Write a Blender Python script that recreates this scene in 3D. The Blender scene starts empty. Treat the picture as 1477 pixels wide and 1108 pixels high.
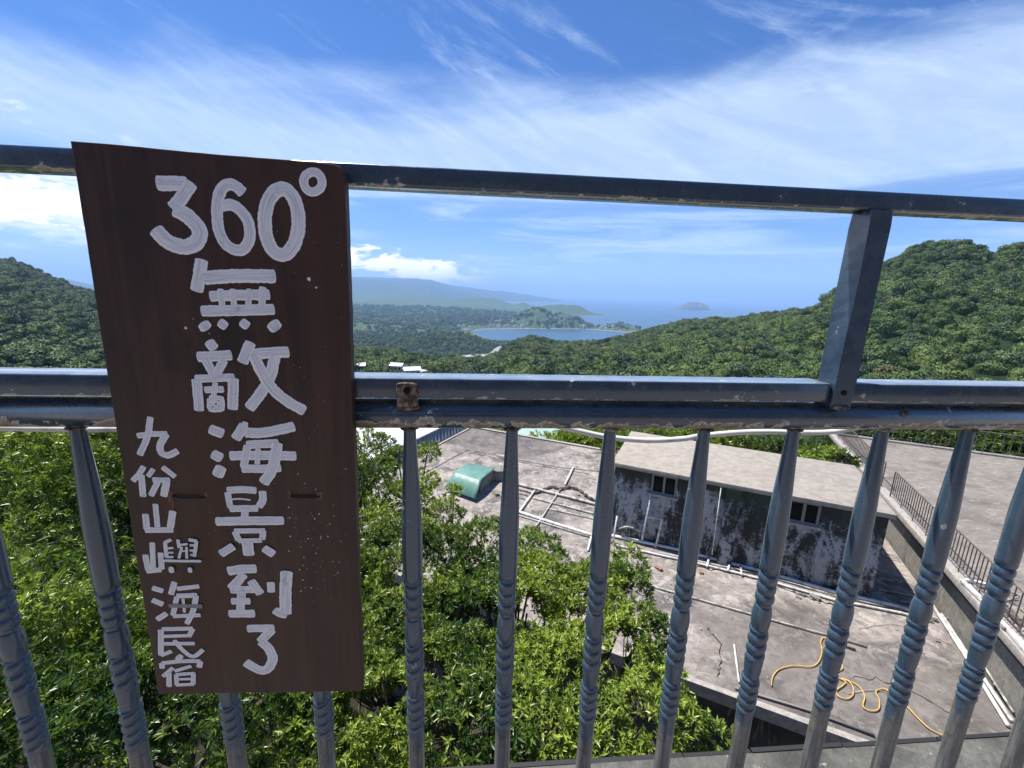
import bpy, bmesh, math, random
import numpy as np
from mathutils import Vector, Matrix
random.seed(7); rng = np.random.default_rng(7)
C = bpy.context.scene
rad = math.radians

# ------------------------------------------------------------------ camera
IW, IH = 1477.0, 1108.0
FL, YAW, PITCH, ROLL = 618.28, .0867, .2094, .0297
fwd = np.array([math.sin(YAW)*math.cos(PITCH), math.cos(YAW)*math.cos(PITCH), -math.sin(PITCH)])
_r0 = np.array([math.cos(YAW), -math.sin(YAW), 0]); _u0 = np.cross(_r0, fwd)
rgt = math.cos(ROLL)*_r0 + math.sin(ROLL)*_u0; upv = np.cross(rgt, fwd)
cam = bpy.data.cameras.new('camera'); co = bpy.data.objects.new('camera', cam)
C.collection.objects.link(co); C.camera = co
cam.sensor_width = 36; cam.lens = FL/IW*36; cam.clip_start = .02; cam.clip_end = 120000
M = Matrix(((rgt[0], upv[0], -fwd[0], 0), (rgt[1], upv[1], -fwd[1], 0), (rgt[2], upv[2], -fwd[2], 0), (0, 0, 0, 1)))
co.matrix_world = M

def ray(px, py):
    return fwd + (px-IW/2)/FL*rgt + (IH/2-py)/FL*upv
def atz(px, py, z):
    v = ray(px, py); return v*(z/v[2])
def aty(px, py, y):
    v = ray(px, py); return v*(y/v[1])
def atd(px, py, d):
    v = ray(px, py); return v/np.linalg.norm(v)*d
def azel(px, py):
    v = ray(px, py); return math.atan2(v[0], v[1]), math.atan2(v[2], math.hypot(v[0], v[1]))

# ------------------------------------------------------------------ sun, sky, exposure
SUN_AZ, SUN_EL = rad(-56), rad(66)        # azimuth from +Y, negative = left
sd = Vector((math.sin(SUN_AZ)*math.cos(SUN_EL), math.cos(SUN_AZ)*math.cos(SUN_EL), math.sin(SUN_EL)))
sl = bpy.data.lights.new('sun', 'SUN'); sl.energy = 4.8; sl.angle = rad(.5); sl.color = (1, .95, .88)
so = bpy.data.objects.new('sun', sl); C.collection.objects.link(so)
so.rotation_euler = sd.to_track_quat('Z', 'Y').to_euler()
C.view_settings.view_transform = 'Standard'; C.view_settings.look = 'None'
C.view_settings.exposure = .72; C.view_settings.gamma = 1; C.view_settings.use_curve_mapping = False
C.cycles.volume_bounces = 1; C.cycles.max_bounces = 8; C.cycles.transparent_max_bounces = 8
C.cycles.sample_clamp_indirect = 6

class NT:
    def __init__(s, nt): s.nt = nt; s.n = nt.nodes; s.l = nt.links
    def add(s, t, **kw):
        n = s.n.new(t)
        for k, v in kw.items(): setattr(n, k, v)
        return n
    def put(s, sock, v):
        if isinstance(v, bpy.types.NodeSocket): s.l.new(v, sock)
        elif isinstance(v, (tuple, list)) and len(v) == 3 and len(sock.default_value) == 4: sock.default_value = (*v, 1)
        else: sock.default_value = v
    def math(s, op, a, b=0., c=0., clamp=False):
        n = s.add('ShaderNodeMath', operation=op, use_clamp=clamp)
        s.put(n.inputs[0], a); s.put(n.inputs[1], b)
        if op in ('MULTIPLY_ADD', 'SMOOTH_MIN', 'SMOOTH_MAX'): s.put(n.inputs[2], c)
        return n.outputs[0]
    def ramp(s, v, a, b, lo=0., hi=1.):
        n = s.add('ShaderNodeMapRange', interpolation_type='SMOOTHSTEP')
        s.put(n.inputs[0], v)
        for i, x in enumerate((a, b, lo, hi)): s.put(n.inputs[i+1], x)
        return n.outputs[0]
    def mix(s, f, a, b):
        n = s.add('ShaderNodeMix', data_type='RGBA')
        s.put(n.inputs[0], f); s.put(n.inputs[6], a); s.put(n.inputs[7], b)
        return n.outputs[2]
    def noise(s, vec, scale, detail=4, rough=.55, dist=0., col=False):
        n = s.add('ShaderNodeTexNoise'); s.put(n.inputs['Vector'], vec)
        n.inputs['Scale'].default_value = scale; n.inputs['Detail'].default_value = detail
        n.inputs['Roughness'].default_value = rough; n.inputs['Distortion'].default_value = dist
        return n.outputs[1 if col else 0]
    def mapping(s, vec, scale=(1, 1, 1), loc=(0, 0, 0), rot=(0, 0, 0)):
        n = s.add('ShaderNodeMapping'); s.put(n.inputs[0], vec)
        n.inputs[1].default_value = loc; n.inputs[2].default_value = rot; n.inputs[3].default_value = scale
        return n.outputs[0]
    def xyz(s, vec):
        n = s.add('ShaderNodeSeparateXYZ'); s.put(n.inputs[0], vec); return n.outputs
    def comb(s, x, y, z):
        n = s.add('ShaderNodeCombineXYZ')
        for i, v in enumerate((x, y, z)): s.put(n.inputs[i], v)
        return n.outputs[0]
    def bump(s, h, strength=.3, dist=.01):
        n = s.add('ShaderNodeBump'); s.put(n.inputs['Height'], h)
        n.inputs['Strength'].default_value = strength; n.inputs['Distance'].default_value = dist
        return n.outputs[0]

# world: Nishita sky with cirrus and cumulus by direction
w = bpy.data.worlds.new('World'); C.world = w; w.use_nodes = True
t = NT(w.node_tree); t.n.clear()
sky = t.add('ShaderNodeTexSky', sky_type='NISHITA'); sky.sun_disc = False
sky.sun_elevation = SUN_EL; sky.sun_rotation = SUN_AZ; sky.altitude = 300; sky.air_density = 1.0
sky.dust_density = .3; sky.ozone_density = 3.0
d = t.add('ShaderNodeTexCoord').outputs['Generated']
X, Y, Z = t.xyz(d)
el = t.math('MULTIPLY', t.math('ARCSINE', Z), 57.29578)
az = t.math('MULTIPLY', t.math('ARCTAN2', X, Y), 57.29578)
# plane-projected coordinates of a high cloud deck
rotd = t.mapping(d, rot=(0, rad(-24), rad(8)))
w1 = t.noise(t.mapping(d, (1.5, 1.5, 5.0), loc=(4.3, 1.7, .6)), 1, 6, .58, .5)
w2 = t.noise(t.mapping(rotd, (2.2, 3.2, 15)), 1, 9, .62, .9)
w3 = t.noise(t.mapping(d, (2.6, 2.6, 30), rot=(0, rad(3), 0)), 1, 8, .6, .7)
w4 = t.noise(t.mapping(rotd, (5, 5, 24), loc=(1, 2, 3)), 1, 9, .68, 1.2)
azc = t.math('MULTIPLY', t.math('SUBTRACT', az, 14), 1/40.)
edge = t.math('SUBTRACT', 21.3, t.math('MULTIPLY', t.math('MULTIPLY', azc, azc), 2.0))
e2 = t.math('ADD', el, t.math('MULTIPLY', t.math('SUBTRACT', w1, .5), -16))
e2 = t.math('ADD', e2, t.math('MULTIPLY', t.math('SUBTRACT', w2, .5), -3.5))
band = t.ramp(t.math('SUBTRACT', e2, edge), 3.2, -3.5)
low = t.ramp(el, 10.0, 13.5)
lowmix = t.ramp(w3, .40, .64, .18, .85)
blowd = t.math('MULTIPLY', band, t.math('ADD', t.math('MULTIPLY', low, .86), t.math('MULTIPLY', t.math('SUBTRACT', 1, low), lowmix)))
dens = t.math('MULTIPLY', blowd, t.math('ADD', t.ramp(w2, .30, .66, .72, .90), t.ramp(w4, .4, .7, 0, .16)))
wisp = t.math('MULTIPLY', t.ramp(t.math('ADD', t.math('MULTIPLY', w2, .6), t.math('MULTIPLY', w4, .4)), .48, .70), t.ramp(w1, .40, .60, .12, .75))
up = t.ramp(el, 15, 24)
dens = t.math('MAXIMUM', dens, t.math('MULTIPLY', wisp, t.math('MULTIPLY', up, .8)))
# pale veil and the heaped clouds low over the mountains
veil = t.ramp(el, 11, 0, 0, .55)
dens = t.math('MAXIMUM', dens, veil)
n4 = t.noise(t.comb(t.math('MULTIPLY', az, .16), t.math('MULTIPLY', el, .42), 3.7), 1.7, 8, .62, .3)
cu = t.ramp(t.math('SUBTRACT', n4, t.math('MULTIPLY', t.math('ABSOLUTE', t.math('SUBTRACT', t.math('ADD', el, t.math('MULTIPLY', az, .12)), 1.5)), .12)), .27, .40)
cu = t.math('MULTIPLY', cu, t.ramp(az, 3, -6))
n5 = t.noise(t.comb(t.math('MULTIPLY', az, .10), t.math('MULTIPLY', el, .3), 9.1), 1.5, 8, .62, .3)
cu2 = t.ramp(t.math('SUBTRACT', n5, t.math('MULTIPLY', t.math('ABSOLUTE', t.math('SUBTRACT', el, 7)), .04)), .33, .52)
cu2 = t.math('MULTIPLY', cu2, t.ramp(az, -30, -40, 0, .5))
cuA = t.math('MAXIMUM', cu, cu2)
ccol = t.mix(t.ramp(el, 2, 16), (5.2, 6.9, 9.2), (5.6, 7.0, 9.2))
clear = t.mix(1.0, sky.outputs[0], (1, 1, 1)); clear.node.blend_type = 'MULTIPLY'
clear = t.mix(1.0, clear, (.42, .72, 1.15)); clear.node.blend_type = 'MULTIPLY'
c1 = t.mix(dens, clear, ccol)
c2 = t.mix(cuA, c1, (14, 13.5, 13))
bg = t.add('ShaderNodeBackground'); t.put(bg.inputs[0], c2); bg.inputs[1].default_value = .078
ow = t.add('ShaderNodeOutputWorld'); t.l.new(bg.outputs[0], ow.inputs[0])

# ------------------------------------------------------------------ materials
def material(name, fn=None, col=(.5, .5, .5), rough=.7, metal=0., spec=.5):
    m = bpy.data.materials.new(name); m.use_nodes = True
    T = NT(m.node_tree); b = T.n['Principled BSDF']
    b.inputs['Base Color'].default_value = (*col, 1); b.inputs['Roughness'].default_value = rough
    b.inputs['Metallic'].default_value = metal; b.inputs['Specular IOR Level'].default_value = spec
    T.b = b; T.obj = T.add('ShaderNodeTexCoord').outputs['Object']
    T.pos = T.add('ShaderNodeNewGeometry').outputs['Position']
    if fn: fn(T, b)
    return m
def setc(T, b, col=None, rough=None, normal=None):
    if col is not None: T.put(b.inputs['Base Color'], col)
    if rough is not None: T.put(b.inputs['Roughness'], rough)
    if normal is not None: T.put(b.inputs['Normal'], normal)

PAINT = (.027, .050, .083)
def rail_paint(chip, low=None, hi=.35):
    def f(T, b):
        p = T.pos
        n1 = T.noise(p, 38, 5, .6, .3); n2 = T.noise(p, 130, 4, .6); n3 = T.noise(T.mapping(p, (8, 40, 40)), 1, 4, .6)
        v = T.math('ADD', T.math('MULTIPLY', n1, .75), T.math('MULTIPLY', n2, .3))
        if low:                                     # wear gathered on the underside of the round rail
            z = T.xyz(p)[2]
            bias = T.ramp(z, low[0], low[1], low[2], 0)
            v = T.math('ADD', v, T.math('MULTIPLY', bias, T.ramp(n3, .3, .6, .4, 1)))
        mask = T.ramp(v, chip, chip+.012)
        rim = T.math('SUBTRACT', T.ramp(v, chip-.010, chip-.002), mask)
        under = T.mix(T.ramp(n2, .35, .62), (.13, .095, .065), (.27, .225, .175))
        under = T.mix(T.ramp(v, chip+.06, chip+.02), under, (.48, .44, .38))
        pc = T.mix(T.ramp(n1, .3, .75), PAINT, (.040, .066, .100))
        pc = T.mix(T.ramp(T.noise(p, 300, 2), .60, .72, 0, .25), pc, (.16, .17, .18))
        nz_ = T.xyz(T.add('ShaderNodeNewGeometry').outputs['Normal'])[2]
        top_glare = T.math('MULTIPLY', T.ramp(nz_, .80, .97), T.ramp(n1, .2, .6, .45, .75)); pc = T.mix(top_glare, pc, (.27, .315, .375))  # up-facing faces painted paler, standing in for glare from sun and sky
        c = T.mix(mask, pc, under); c = T.mix(T.math('MULTIPLY', rim, .5), c, (.4, .4, .4))
        h = T.math('SUBTRACT', T.math('MULTIPLY', n2, .07), mask)
        T.put(b.inputs['Coat Weight'], T.math('MULTIPLY', T.math('SUBTRACT', 1, mask), .5)); b.inputs['Coat Roughness'].default_value = .12
        setc(T, b, c, T.math('ADD', T.ramp(n1, .3, .7, hi-.06, hi+.14), T.math('MULTIPLY', mask, .25)), T.bump(h, .35, .0006))
    return f
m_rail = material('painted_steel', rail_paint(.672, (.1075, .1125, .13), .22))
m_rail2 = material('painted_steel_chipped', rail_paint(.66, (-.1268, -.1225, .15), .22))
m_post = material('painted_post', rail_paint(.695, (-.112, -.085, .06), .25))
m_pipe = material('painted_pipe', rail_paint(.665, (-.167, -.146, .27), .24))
def bal(T, b):
    rail_paint(.685, hi=.24)(T, b)
    pc = T.mix(.25, b.inputs['Base Color'].links[0].from_socket, (.07, .125, .18))
    p = T.pos; z = T.xyz(p)[2]; n = T.noise(p, 22, 5, .6); nf = T.noise(T.mapping(p, (160, 160, 14)), 1, 5, .65)
    k = T.math('ADD', z, T.math('MULTIPLY', T.math('SUBTRACT', n, .5), .16))
    bare = T.ramp(k, -.635, -.655)
    sc = T.mix(T.ramp(nf, .3, .7), (.075, .075, .075), (.21, .20, .18))
    sc = T.mix(T.ramp(T.noise(p, 45, 4), .5, .7), sc, (.12, .085, .055))
    drip = T.ramp(T.noise(T.mapping(p, (70, 70, 9), loc=(2, 5, 1)), 1, 4, .6), .62, .72, 0, .55)
    pc = T.mix(drip, pc, (.07, .10, .13))
    gro = T.ramp(T.noise(p, 60, 4, .6), .6, .75, 0, .7); pc = T.mix(T.math('MULTIPLY', gro, T.ramp(z, -.165, -.20, 1, .15)), pc, (.11, .07, .045))
    setc(T, b, T.mix(T.math('MULTIPLY', bare, .85), pc, sc))
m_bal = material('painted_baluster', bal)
m_rust = material('rusty_weld', lambda T, b: setc(T, b, T.mix(T.ramp(T.noise(T.pos, 160, 5), .38, .68), (.05, .032, .022), (.26, .19, .14)), .75, T.bump(T.noise(T.pos, 260, 4), .8, .0015)))
m_hole = material('dark_hole', col=(.004, .004, .004), rough=1)

def wood(T, b):
    p = T.pos
    g = T.noise(T.mapping(p, (60, 60, 2.5)), 1, 6, .62, .8)
    big = T.noise(T.mapping(p, (6, 6, 2.2)), 1, 5, .6, .4); x, y, z = T.xyz(p)
    c = T.mix(T.ramp(g, .33, .68), (.024, .0082, .0052), (.056, .0200, .0118))
    c = T.mix(T.ramp(big, .45, .68, 0, .75), c, (.062, .025, .012))
    c = T.mix(T.ramp(T.noise(T.mapping(p, (14, 14, 9), loc=(3, 1, 8)), 1, 4), .60, .72, 0, .85), c, (.010, .006, .005))
    edge = T.ramp(T.math('ABSOLUTE', T.math('SUBTRACT', y, .4865)), .0, .004)
    sc = T.ramp(T.noise(T.mapping(p, (6, 6, 130), rot=(0, .5, 0)), 1, 3, .7), .69, .71, 0, .25)
    c = T.mix(sc, c, (.16, .10, .07))
    setc(T, b, c, T.ramp(big, .3, .7, .45, .62), T.bump(T.math('ADD', g, T.math('MULTIPLY', big, .6)), .22, .0012))
m_wood = material('stained_wood', wood)
def white(T, b):
    uv = T.add('ShaderNodeUVMap').outputs[0]; u, v, _ = T.xyz(uv)
    e = T.math('ABSOLUTE', T.math('SUBTRACT', v, .5))
    s = T.noise(T.comb(T.math('MULTIPLY', u, 2.2), T.math('MULTIPLY', v, 11), 0), 1, 5, .7)
    thin = T.math('MULTIPLY', T.ramp(e, .42, .26), T.ramp(s, .36, .70, 0, 1))
    blot = T.ramp(T.noise(T.pos, 90, 4, .65), .58, .72, 0, .5)
    c = T.mix(T.math('MULTIPLY', thin, .78), (.88, .86, .87), (.40, .41, .47))
    c = T.mix(T.math('MULTIPLY', blot, T.ramp(e, .46, .3)), c, (.33, .35, .44))
    setc(T, b, c, .5, T.bump(s, .25, .0004))
m_white = material('white_brush_paint', white)
m_white2 = material('greyed_brush_paint', col=(.24, .22, .23), rough=.6)
m_speck = material('white_paint_specks', col=(.75, .74, .72), rough=.6)
m_torn = material('torn_raw_wood', lambda T, b: setc(T, b, T.mix(T.ramp(T.noise(T.mapping(T.pos, (300, 300, 60)), 1, 4), .4, .65), (.06, .022, .011), (.22, .095, .045)), .8))
m_wire = material('black_wire', col=(.006, .006, .007), rough=.4)
m_pvc = material('white_plastic', lambda T, b: setc(T, b, T.mix(T.ramp(T.noise(T.pos, 7, 5), .45, .7), (.66, .66, .64), (.36, .34, .30)), .45))
m_pvcd = material('weathered_plastic', lambda T, b: setc(T, b, T.mix(T.ramp(T.noise(T.pos, 5, 6, .65), .42, .62), (.50, .48, .44), (.20, .18, .155)), .6))
m_cond = material('glossy_white_tube', lambda T, b: setc(T, b, T.mix(T.ramp(T.noise(T.pos, 30, 4), .5, .72), (.70, .71, .74), (.45, .45, .45)), .35))
m_hose = material('yellow_hose', lambda T, b: setc(T, b, T.mix(T.ramp(T.noise(T.pos, 9, 4), .4, .7), (.66, .41, .10), (.46, .30, .11)), .45))
m_cable = material('grey_cable', col=(.20, .19, .18), rough=.6)
m_dark = material('black_metal', col=(.02, .02, .02), rough=.6)

def concrete(c1, c2, dark, dk=(.50, .66), brush=False, warm=None, sc=1.0, stain=False):
    def f(T, b):
        p = T.pos
        a = T.noise(p, .9*sc, 7, .62, .5); b2 = T.noise(p, 5*sc, 6, .65, .3); fine = T.noise(p, 38, 4, .7)
        c = T.mix(T.ramp(b2, .32, .68), c1, c2)
        v = T.math('ADD', T.math('MULTIPLY', a, .7), T.math('MULTIPLY', b2, .3))
        c = T.mix(T.ramp(v, dk[0], dk[1], 0, .8), c, dark)
        # streaky scour marks
        s = T.noise(T.mapping(p, (3, 14, 1), rot=(0, 0, rad(24))), 1, 6, .65, .9)
        c = T.mix(T.ramp(s, .55, .68, 0, .75 if brush else .45), c, warm or (.44, .38, .34))
        c = T.mix(T.ramp(fine, .62, .72, 0, .6), c, (.5, .47, .43))
        c = T.mix(T.ramp(T.noise(p, 17, 5, .7), .60, .68, 0, .6), c, dark)
        if stain:
            vc = T.add('ShaderNodeTexVoronoi'); T.put(vc.inputs['Vector'], p); vc.inputs['Scale'].default_value = .55; vb = T.xyz(vc.outputs['Color'])[0]
            c = T.mix(T.ramp(vb, .55, .6, 0, .28), c, (.13, .12, .115)); c = T.mix(T.ramp(T.noise(p, 2.6, 8, .72, 1.0), .56, .63, 0, .5), c, (.08, .073, .067)); c = T.mix(T.ramp(T.noise(T.mapping(p, loc=(9, 3, 0)), 3.4, 8, .75, .6), .52, .60, 0, .6), c, (.47, .42, .375))
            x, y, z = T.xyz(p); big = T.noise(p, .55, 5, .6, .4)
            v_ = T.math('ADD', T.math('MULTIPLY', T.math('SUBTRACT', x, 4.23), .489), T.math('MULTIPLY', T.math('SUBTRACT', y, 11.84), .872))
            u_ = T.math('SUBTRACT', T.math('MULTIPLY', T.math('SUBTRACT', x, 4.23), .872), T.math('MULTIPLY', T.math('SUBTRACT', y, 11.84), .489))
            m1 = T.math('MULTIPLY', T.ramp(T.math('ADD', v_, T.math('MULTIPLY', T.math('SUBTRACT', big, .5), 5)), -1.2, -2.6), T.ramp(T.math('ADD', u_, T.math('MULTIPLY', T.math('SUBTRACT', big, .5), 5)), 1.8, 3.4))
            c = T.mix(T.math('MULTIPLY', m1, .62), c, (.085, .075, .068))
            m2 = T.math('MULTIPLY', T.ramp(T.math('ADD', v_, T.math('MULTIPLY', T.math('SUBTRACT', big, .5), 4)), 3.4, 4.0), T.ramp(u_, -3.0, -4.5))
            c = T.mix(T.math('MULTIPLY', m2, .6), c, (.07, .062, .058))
        setc(T, b, c, .88, T.bump(T.math('ADD', fine, T.math('MULTIPLY', b2, 2)), .45, .012))
    return f
m_roof = material('weathered_roof_concrete', concrete((.21, .185, .165), (.37, .325, .285), (.045, .042, .04), (.48, .60), stain=True))
m_roofh = material('pale_roof_concrete', concrete((.25, .222, .185), (.35, .31, .26), (.12, .11, .10), (.55, .75)))
m_terr = material('brushed_terrace_concrete', concrete((.165, .145, .122), (.25, .222, .19), (.085, .076, .066), (.47, .68), True, (.38, .34, .28)))
m_ledge = material('ledge_concrete', concrete((.085, .085, .072), (.15, .145, .125), (.035, .035, .03), (.45, .60), sc=7))
m_curb = material('curb_concrete', concrete((.26, .24, .21), (.40, .37, .33), (.10, .09, .08), (.55, .7), sc=2))
m_side = material('grey_render', concrete((.15, .145, .125), (.24, .23, .20), (.07, .07, .055), (.5, .7), sc=2))
m_tar = material('black_tar', col=(.018, .018, .018), rough=.7)
def mould(T, b):
    p = T.pos; x, y, z = T.xyz(p)
    a = T.noise(T.mapping(p, (1, 1, .55)), 1.7, 8, .68, .7); f = T.noise(p, 11, 7, .75, .8)
    v = T.math('ADD', T.math('MULTIPLY', a, .62), T.math('MULTIPLY', f, .38))
    dr = T.noise(T.mapping(p, (4.5, 4.5, .45), loc=(7, 2, 0)), 1, 5, .6); v = T.math('ADD', v, T.math('MULTIPLY', T.math('SUBTRACT', dr, .5), .28))
    v = T.math('SUBTRACT', v, T.ramp(z, -5.25, -4.75, 0, .14))
    c = T.mix(T.ramp(v, .455, .555), (.026, .026, .024), (.34, .355, .37))
    gm = T.math('MULTIPLY', T.ramp(T.noise(p, .8, 3), .48, .6), T.ramp(z, -5.6, -4.9))
    c = T.mix(T.math('MULTIPLY', gm, .7), c, (.035, .06, .035))
    c = T.mix(T.math('MULTIPLY', T.ramp(f, .55, .68), .6), c, (.05, .048, .045))
    setc(T, b, c, .85, T.bump(f, .4, .01))
m_mould = material('mouldy_painted_wall', mould)
m_frame = material('window_frame', col=(.20, .19, .175), rough=.6)
m_glass = material('dark_glass', col=(.010, .011, .012), rough=.12, spec=.12)
m_green = material('green_fibreglass', lambda T, b: setc(T, b, T.mix(T.ramp(T.noise(T.pos, 3, 6), .35, .7), (.11, .23, .18), (.16, .30, .24)), .42))
m_greenp = material('pale_green_roofing', col=(.30, .42, .38), rough=.6)
m_shedw = material('corrugated_grey', lambda T, b: setc(T, b, T.mix(T.ramp(T.noise(T.mapping(T.pos, (3, 3, .6)), 1, 5), .4, .7), (.27, .29, .32), (.17, .18, .20)), .5))
m_shedr = material('white_sheet_roof', col=(.72, .73, .74), rough=.5)
m_iron = material('rusty_iron', lambda T, b: setc(T, b, T.mix(T.ramp(T.noise(T.pos, 30, 5), .4, .65), (.075, .05, .04), (.16, .13, .115)), .7))
m_ironl = material('pale_iron', lambda T, b: setc(T, b, T.mix(T.ramp(T.noise(T.pos, 20, 5), .45, .65), (.20, .18, .155), (.07, .055, .045)), .6))
m_timber = material('old_timber', lambda T, b: setc(T, b, T.mix(T.ramp(T.noise(T.mapping(T.pos, (6, 30, 30)), 1, 4), .35, .65), (.12, .10, .085), (.33, .30, .27)), .8))
m_brick = material('broken_brick', col=(.26, .15, .11), rough=.9)
m_bark = material('bark', lambda T, b: setc(T, b, T.mix(T.ramp(T.noise(T.mapping(T.pos, (8, 8, 2)), 1, 5), .4, .7), (.045, .035, .026), (.12, .10, .08)), .9))

def leafmat(name, c1, c2, attr=True, trans=.3, gloss=.32):
    m = bpy.data.materials.new(name); m.use_nodes = True; T = NT(m.node_tree); b = T.n['Principled BSDF']
    out = T.n['Material Output']
    if attr:
        a = T.add('ShaderNodeAttribute', attribute_name='tone').outputs['Fac']
    else:
        a = T.add('ShaderNodeObjectInfo').outputs['Random']
    pos = T.add('ShaderNodeNewGeometry').outputs['Position']
    col = T.mix(a, c1, c2)
    T.put(b.inputs['Base Color'], col); b.inputs['Roughness'].default_value = gloss
    tr = T.add('ShaderNodeBsdfTranslucent'); T.put(tr.inputs[0], T.mix(.55, col, (.24, .38, .02)))
    mx = T.add('ShaderNodeMixShader'); mx.inputs[0].default_value = trans
    T.l.new(b.outputs[0], mx.inputs[1]); T.l.new(tr.outputs[0], mx.inputs[2]); T.l.new(mx.outputs[0], out.inputs[0])
    return m
m_leaf = leafmat('glossy_leaf', (.022, .064, .013), (.33, .42, .062))
m_leafd = leafmat('dark_far_leaf', (.014, .036, .010), (.085, .14, .030))
m_leaf2 = leafmat('young_leaf', (.08, .15, .020), (.36, .44, .06))

# ------------------------------------------------------------------ mesh helpers
def link(name, me, m, parent=None):
    o = bpy.data.objects.new(name, me); C.collection.objects.link(o)
    if m is not None and isinstance(me, bpy.types.Mesh) and not me.materials: me.materials.append(m)
    if parent: o.parent = parent
    return o
def tag(o, label=None, cat=None, group=None, kind=None):
    for k, v in (('label', label), ('category', cat), ('group', group), ('kind', kind)):
        if v: o[k] = v
    return o
def empty(name, loc, label=None, cat=None, group=None, kind=None):
    o = bpy.data.objects.new(name, None); C.collection.objects.link(o); o.location = loc
    o.empty_display_size = .1
    return tag(o, label, cat, group, kind)
class MB:
    def __init__(s): s.v = []; s.f = []; s.uv = None
    def quad(s, a, b, c, d):
        k = len(s.v); s.v += [tuple(a), tuple(b), tuple(c), tuple(d)]; s.f.append((k, k+1, k+2, k+3)); return s
    def box8(s, p):           # 4 bottom, 4 top
        k = len(s.v); s.v += [tuple(q) for q in p]
        for f in ((3, 2, 1, 0), (4, 5, 6, 7), (0, 1, 5, 4), (1, 2, 6, 5), (2, 3, 7, 6), (3, 0, 4, 7)): s.f.append(tuple(k+i for i in f))
        return s
    def box(s, x0, x1, y0, y1, z0, z1, fr=None):
        fr = fr or (lambda p: p)
        return s.box8([fr(p) for p in ((x0, y0, z0), (x1, y0, z0), (x1, y1, z0), (x0, y1, z0), (x0, y0, z1), (x1, y0, z1), (x1, y1, z1), (x0, y1, z1))])
    def tube(s, pts, r, seg=8, caps=True):
        pts = [Vector(p) for p in pts]; rs = r if isinstance(r, (list, tuple)) else [r]*len(pts)
        k0 = len(s.v); n = len(pts); up = None
        for i, p in enumerate(pts):
            d = (pts[min(i+1, n-1)]-pts[max(i-1, 0)]).normalized()
            if up is None: up = d.orthogonal().normalized()
            up = (up - d*up.dot(d)).normalized(); q = d.cross(up)
            for j in range(seg):
                a = 2*math.pi*j/seg; s.v.append(tuple(p+(up*math.cos(a)+q*math.sin(a))*rs[i]))
        for i in range(n-1):
            for j in range(seg):
                a, b = k0+i*seg+j, k0+i*seg+(j+1) % seg; s.f.append((a, b, b+seg, a+seg))
        if caps: s.f.append(tuple(k0+j for j in range(seg))[::-1]); s.f.append(tuple(k0+(n-1)*seg+j for j in range(seg)))
        return s
    def mesh(s, name='mesh', smooth=False):
        me = bpy.data.meshes.new(name); me.from_pydata(s.v, [], s.f); me.update()
        if smooth: me.polygons.foreach_set('use_smooth', [True]*len(me.polygons))
        return me
    def build(s, name, m, parent=None, smooth=False, bevel=0):
        me = s.mesh(name, smooth)
        if bevel:
            bm = bmesh.new(); bm.from_mesh(me)
            bmesh.ops.bevel(bm, geom=bm.edges[:], offset=bevel, segments=2, profile=.5, affect='EDGES'); bm.to_mesh(me); bm.free()
            me.polygons.foreach_set('use_smooth', [True]*len(me.polygons))
            try: me.set_sharp_from_angle(angle=rad(50))
            except Exception: pass
        o = link(name, me, m, parent)
        return o
def nmesh(name, V, F, smooth=False, tone=None):
    """numpy verts (n,3), faces (m,k)"""
    me = bpy.data.meshes.new(name); V = np.asarray(V, np.float32); F = np.asarray(F, np.int32); k = F.shape[1]
    me.vertices.add(len(V)); me.vertices.foreach_set('co', V.ravel())
    me.loops.add(F.size); me.loops.foreach_set('vertex_index', F.ravel())
    me.polygons.add(len(F)); me.polygons.foreach_set('loop_start', np.arange(0, F.size, k, dtype=np.int32))
    try: me.polygons.foreach_set('loop_total', np.full(len(F), k, np.int32))
    except Exception: pass
    if smooth: me.polygons.foreach_set('use_smooth', np.ones(len(F), bool))
    me.update(calc_edges=True)
    if tone is not None:
        a = me.attributes.new('tone', 'FLOAT', 'POINT'); a.data.foreach_set('value', np.asarray(tone, np.float32))
    return me
def catmull(pts, n=6, closed=False):
    P = [np.array(p, float) for p in pts]
    if len(P) < 3: 
        return [P[0]+(P[1]-P[0])*i/n for i in range(n+1)] if len(P) == 2 else P
    Q = P if closed else [2*P[0]-P[1]]+P+[2*P[-1]-P[-2]]
    out = []; m = len(P) if closed else len(P)-1
    for i in range(m):
        if closed: a, b, c, d_ = P[i-1], P[i], P[(i+1) % len(P)], P[(i+2) % len(P)]
        else: a, b, c, d_ = Q[i], Q[i+1], Q[i+2], Q[i+3]
        for j in range(n):
            s = j/n; out.append(.5*((2*b)+(-a+c)*s+(2*a-5*b+4*c-d_)*s*s+(-a+3*b-3*c+d_)*s**3))
    if not closed: out.append(P[-1])
    return out

# numpy value noise
def _h(ix, iy, seed):
    n = (ix.astype(np.int64)*374761393 + iy.astype(np.int64)*668265263 + seed*974634777) & 0xffffffff
    n = ((n ^ (n >> 13))*1274126177) & 0xffffffff
    return ((n ^ (n >> 16)) & 0xffff)/65535.
def vnoise(x, y, seed=0):
    ix = np.floor(x); iy = np.floor(y); fx = x-ix; fy = y-iy
    fx = fx*fx*(3-2*fx); fy = fy*fy*(3-2*fy)
    a, b_, c, d_ = _h(ix, iy, seed), _h(ix+1, iy, seed), _h(ix, iy+1, seed), _h(ix+1, iy+1, seed)
    return (a*(1-fx)+b_*fx)*(1-fy)+(c*(1-fx)+d_*fx)*fy
def fbm(x, y, o=5, seed=0):
    s = 0; a = .5; t_ = 0
    for i in range(o):
        s = s+a*vnoise(x*2**i, y*2**i, seed+i); t_ += a; a *= .5
    return s/t_

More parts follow.
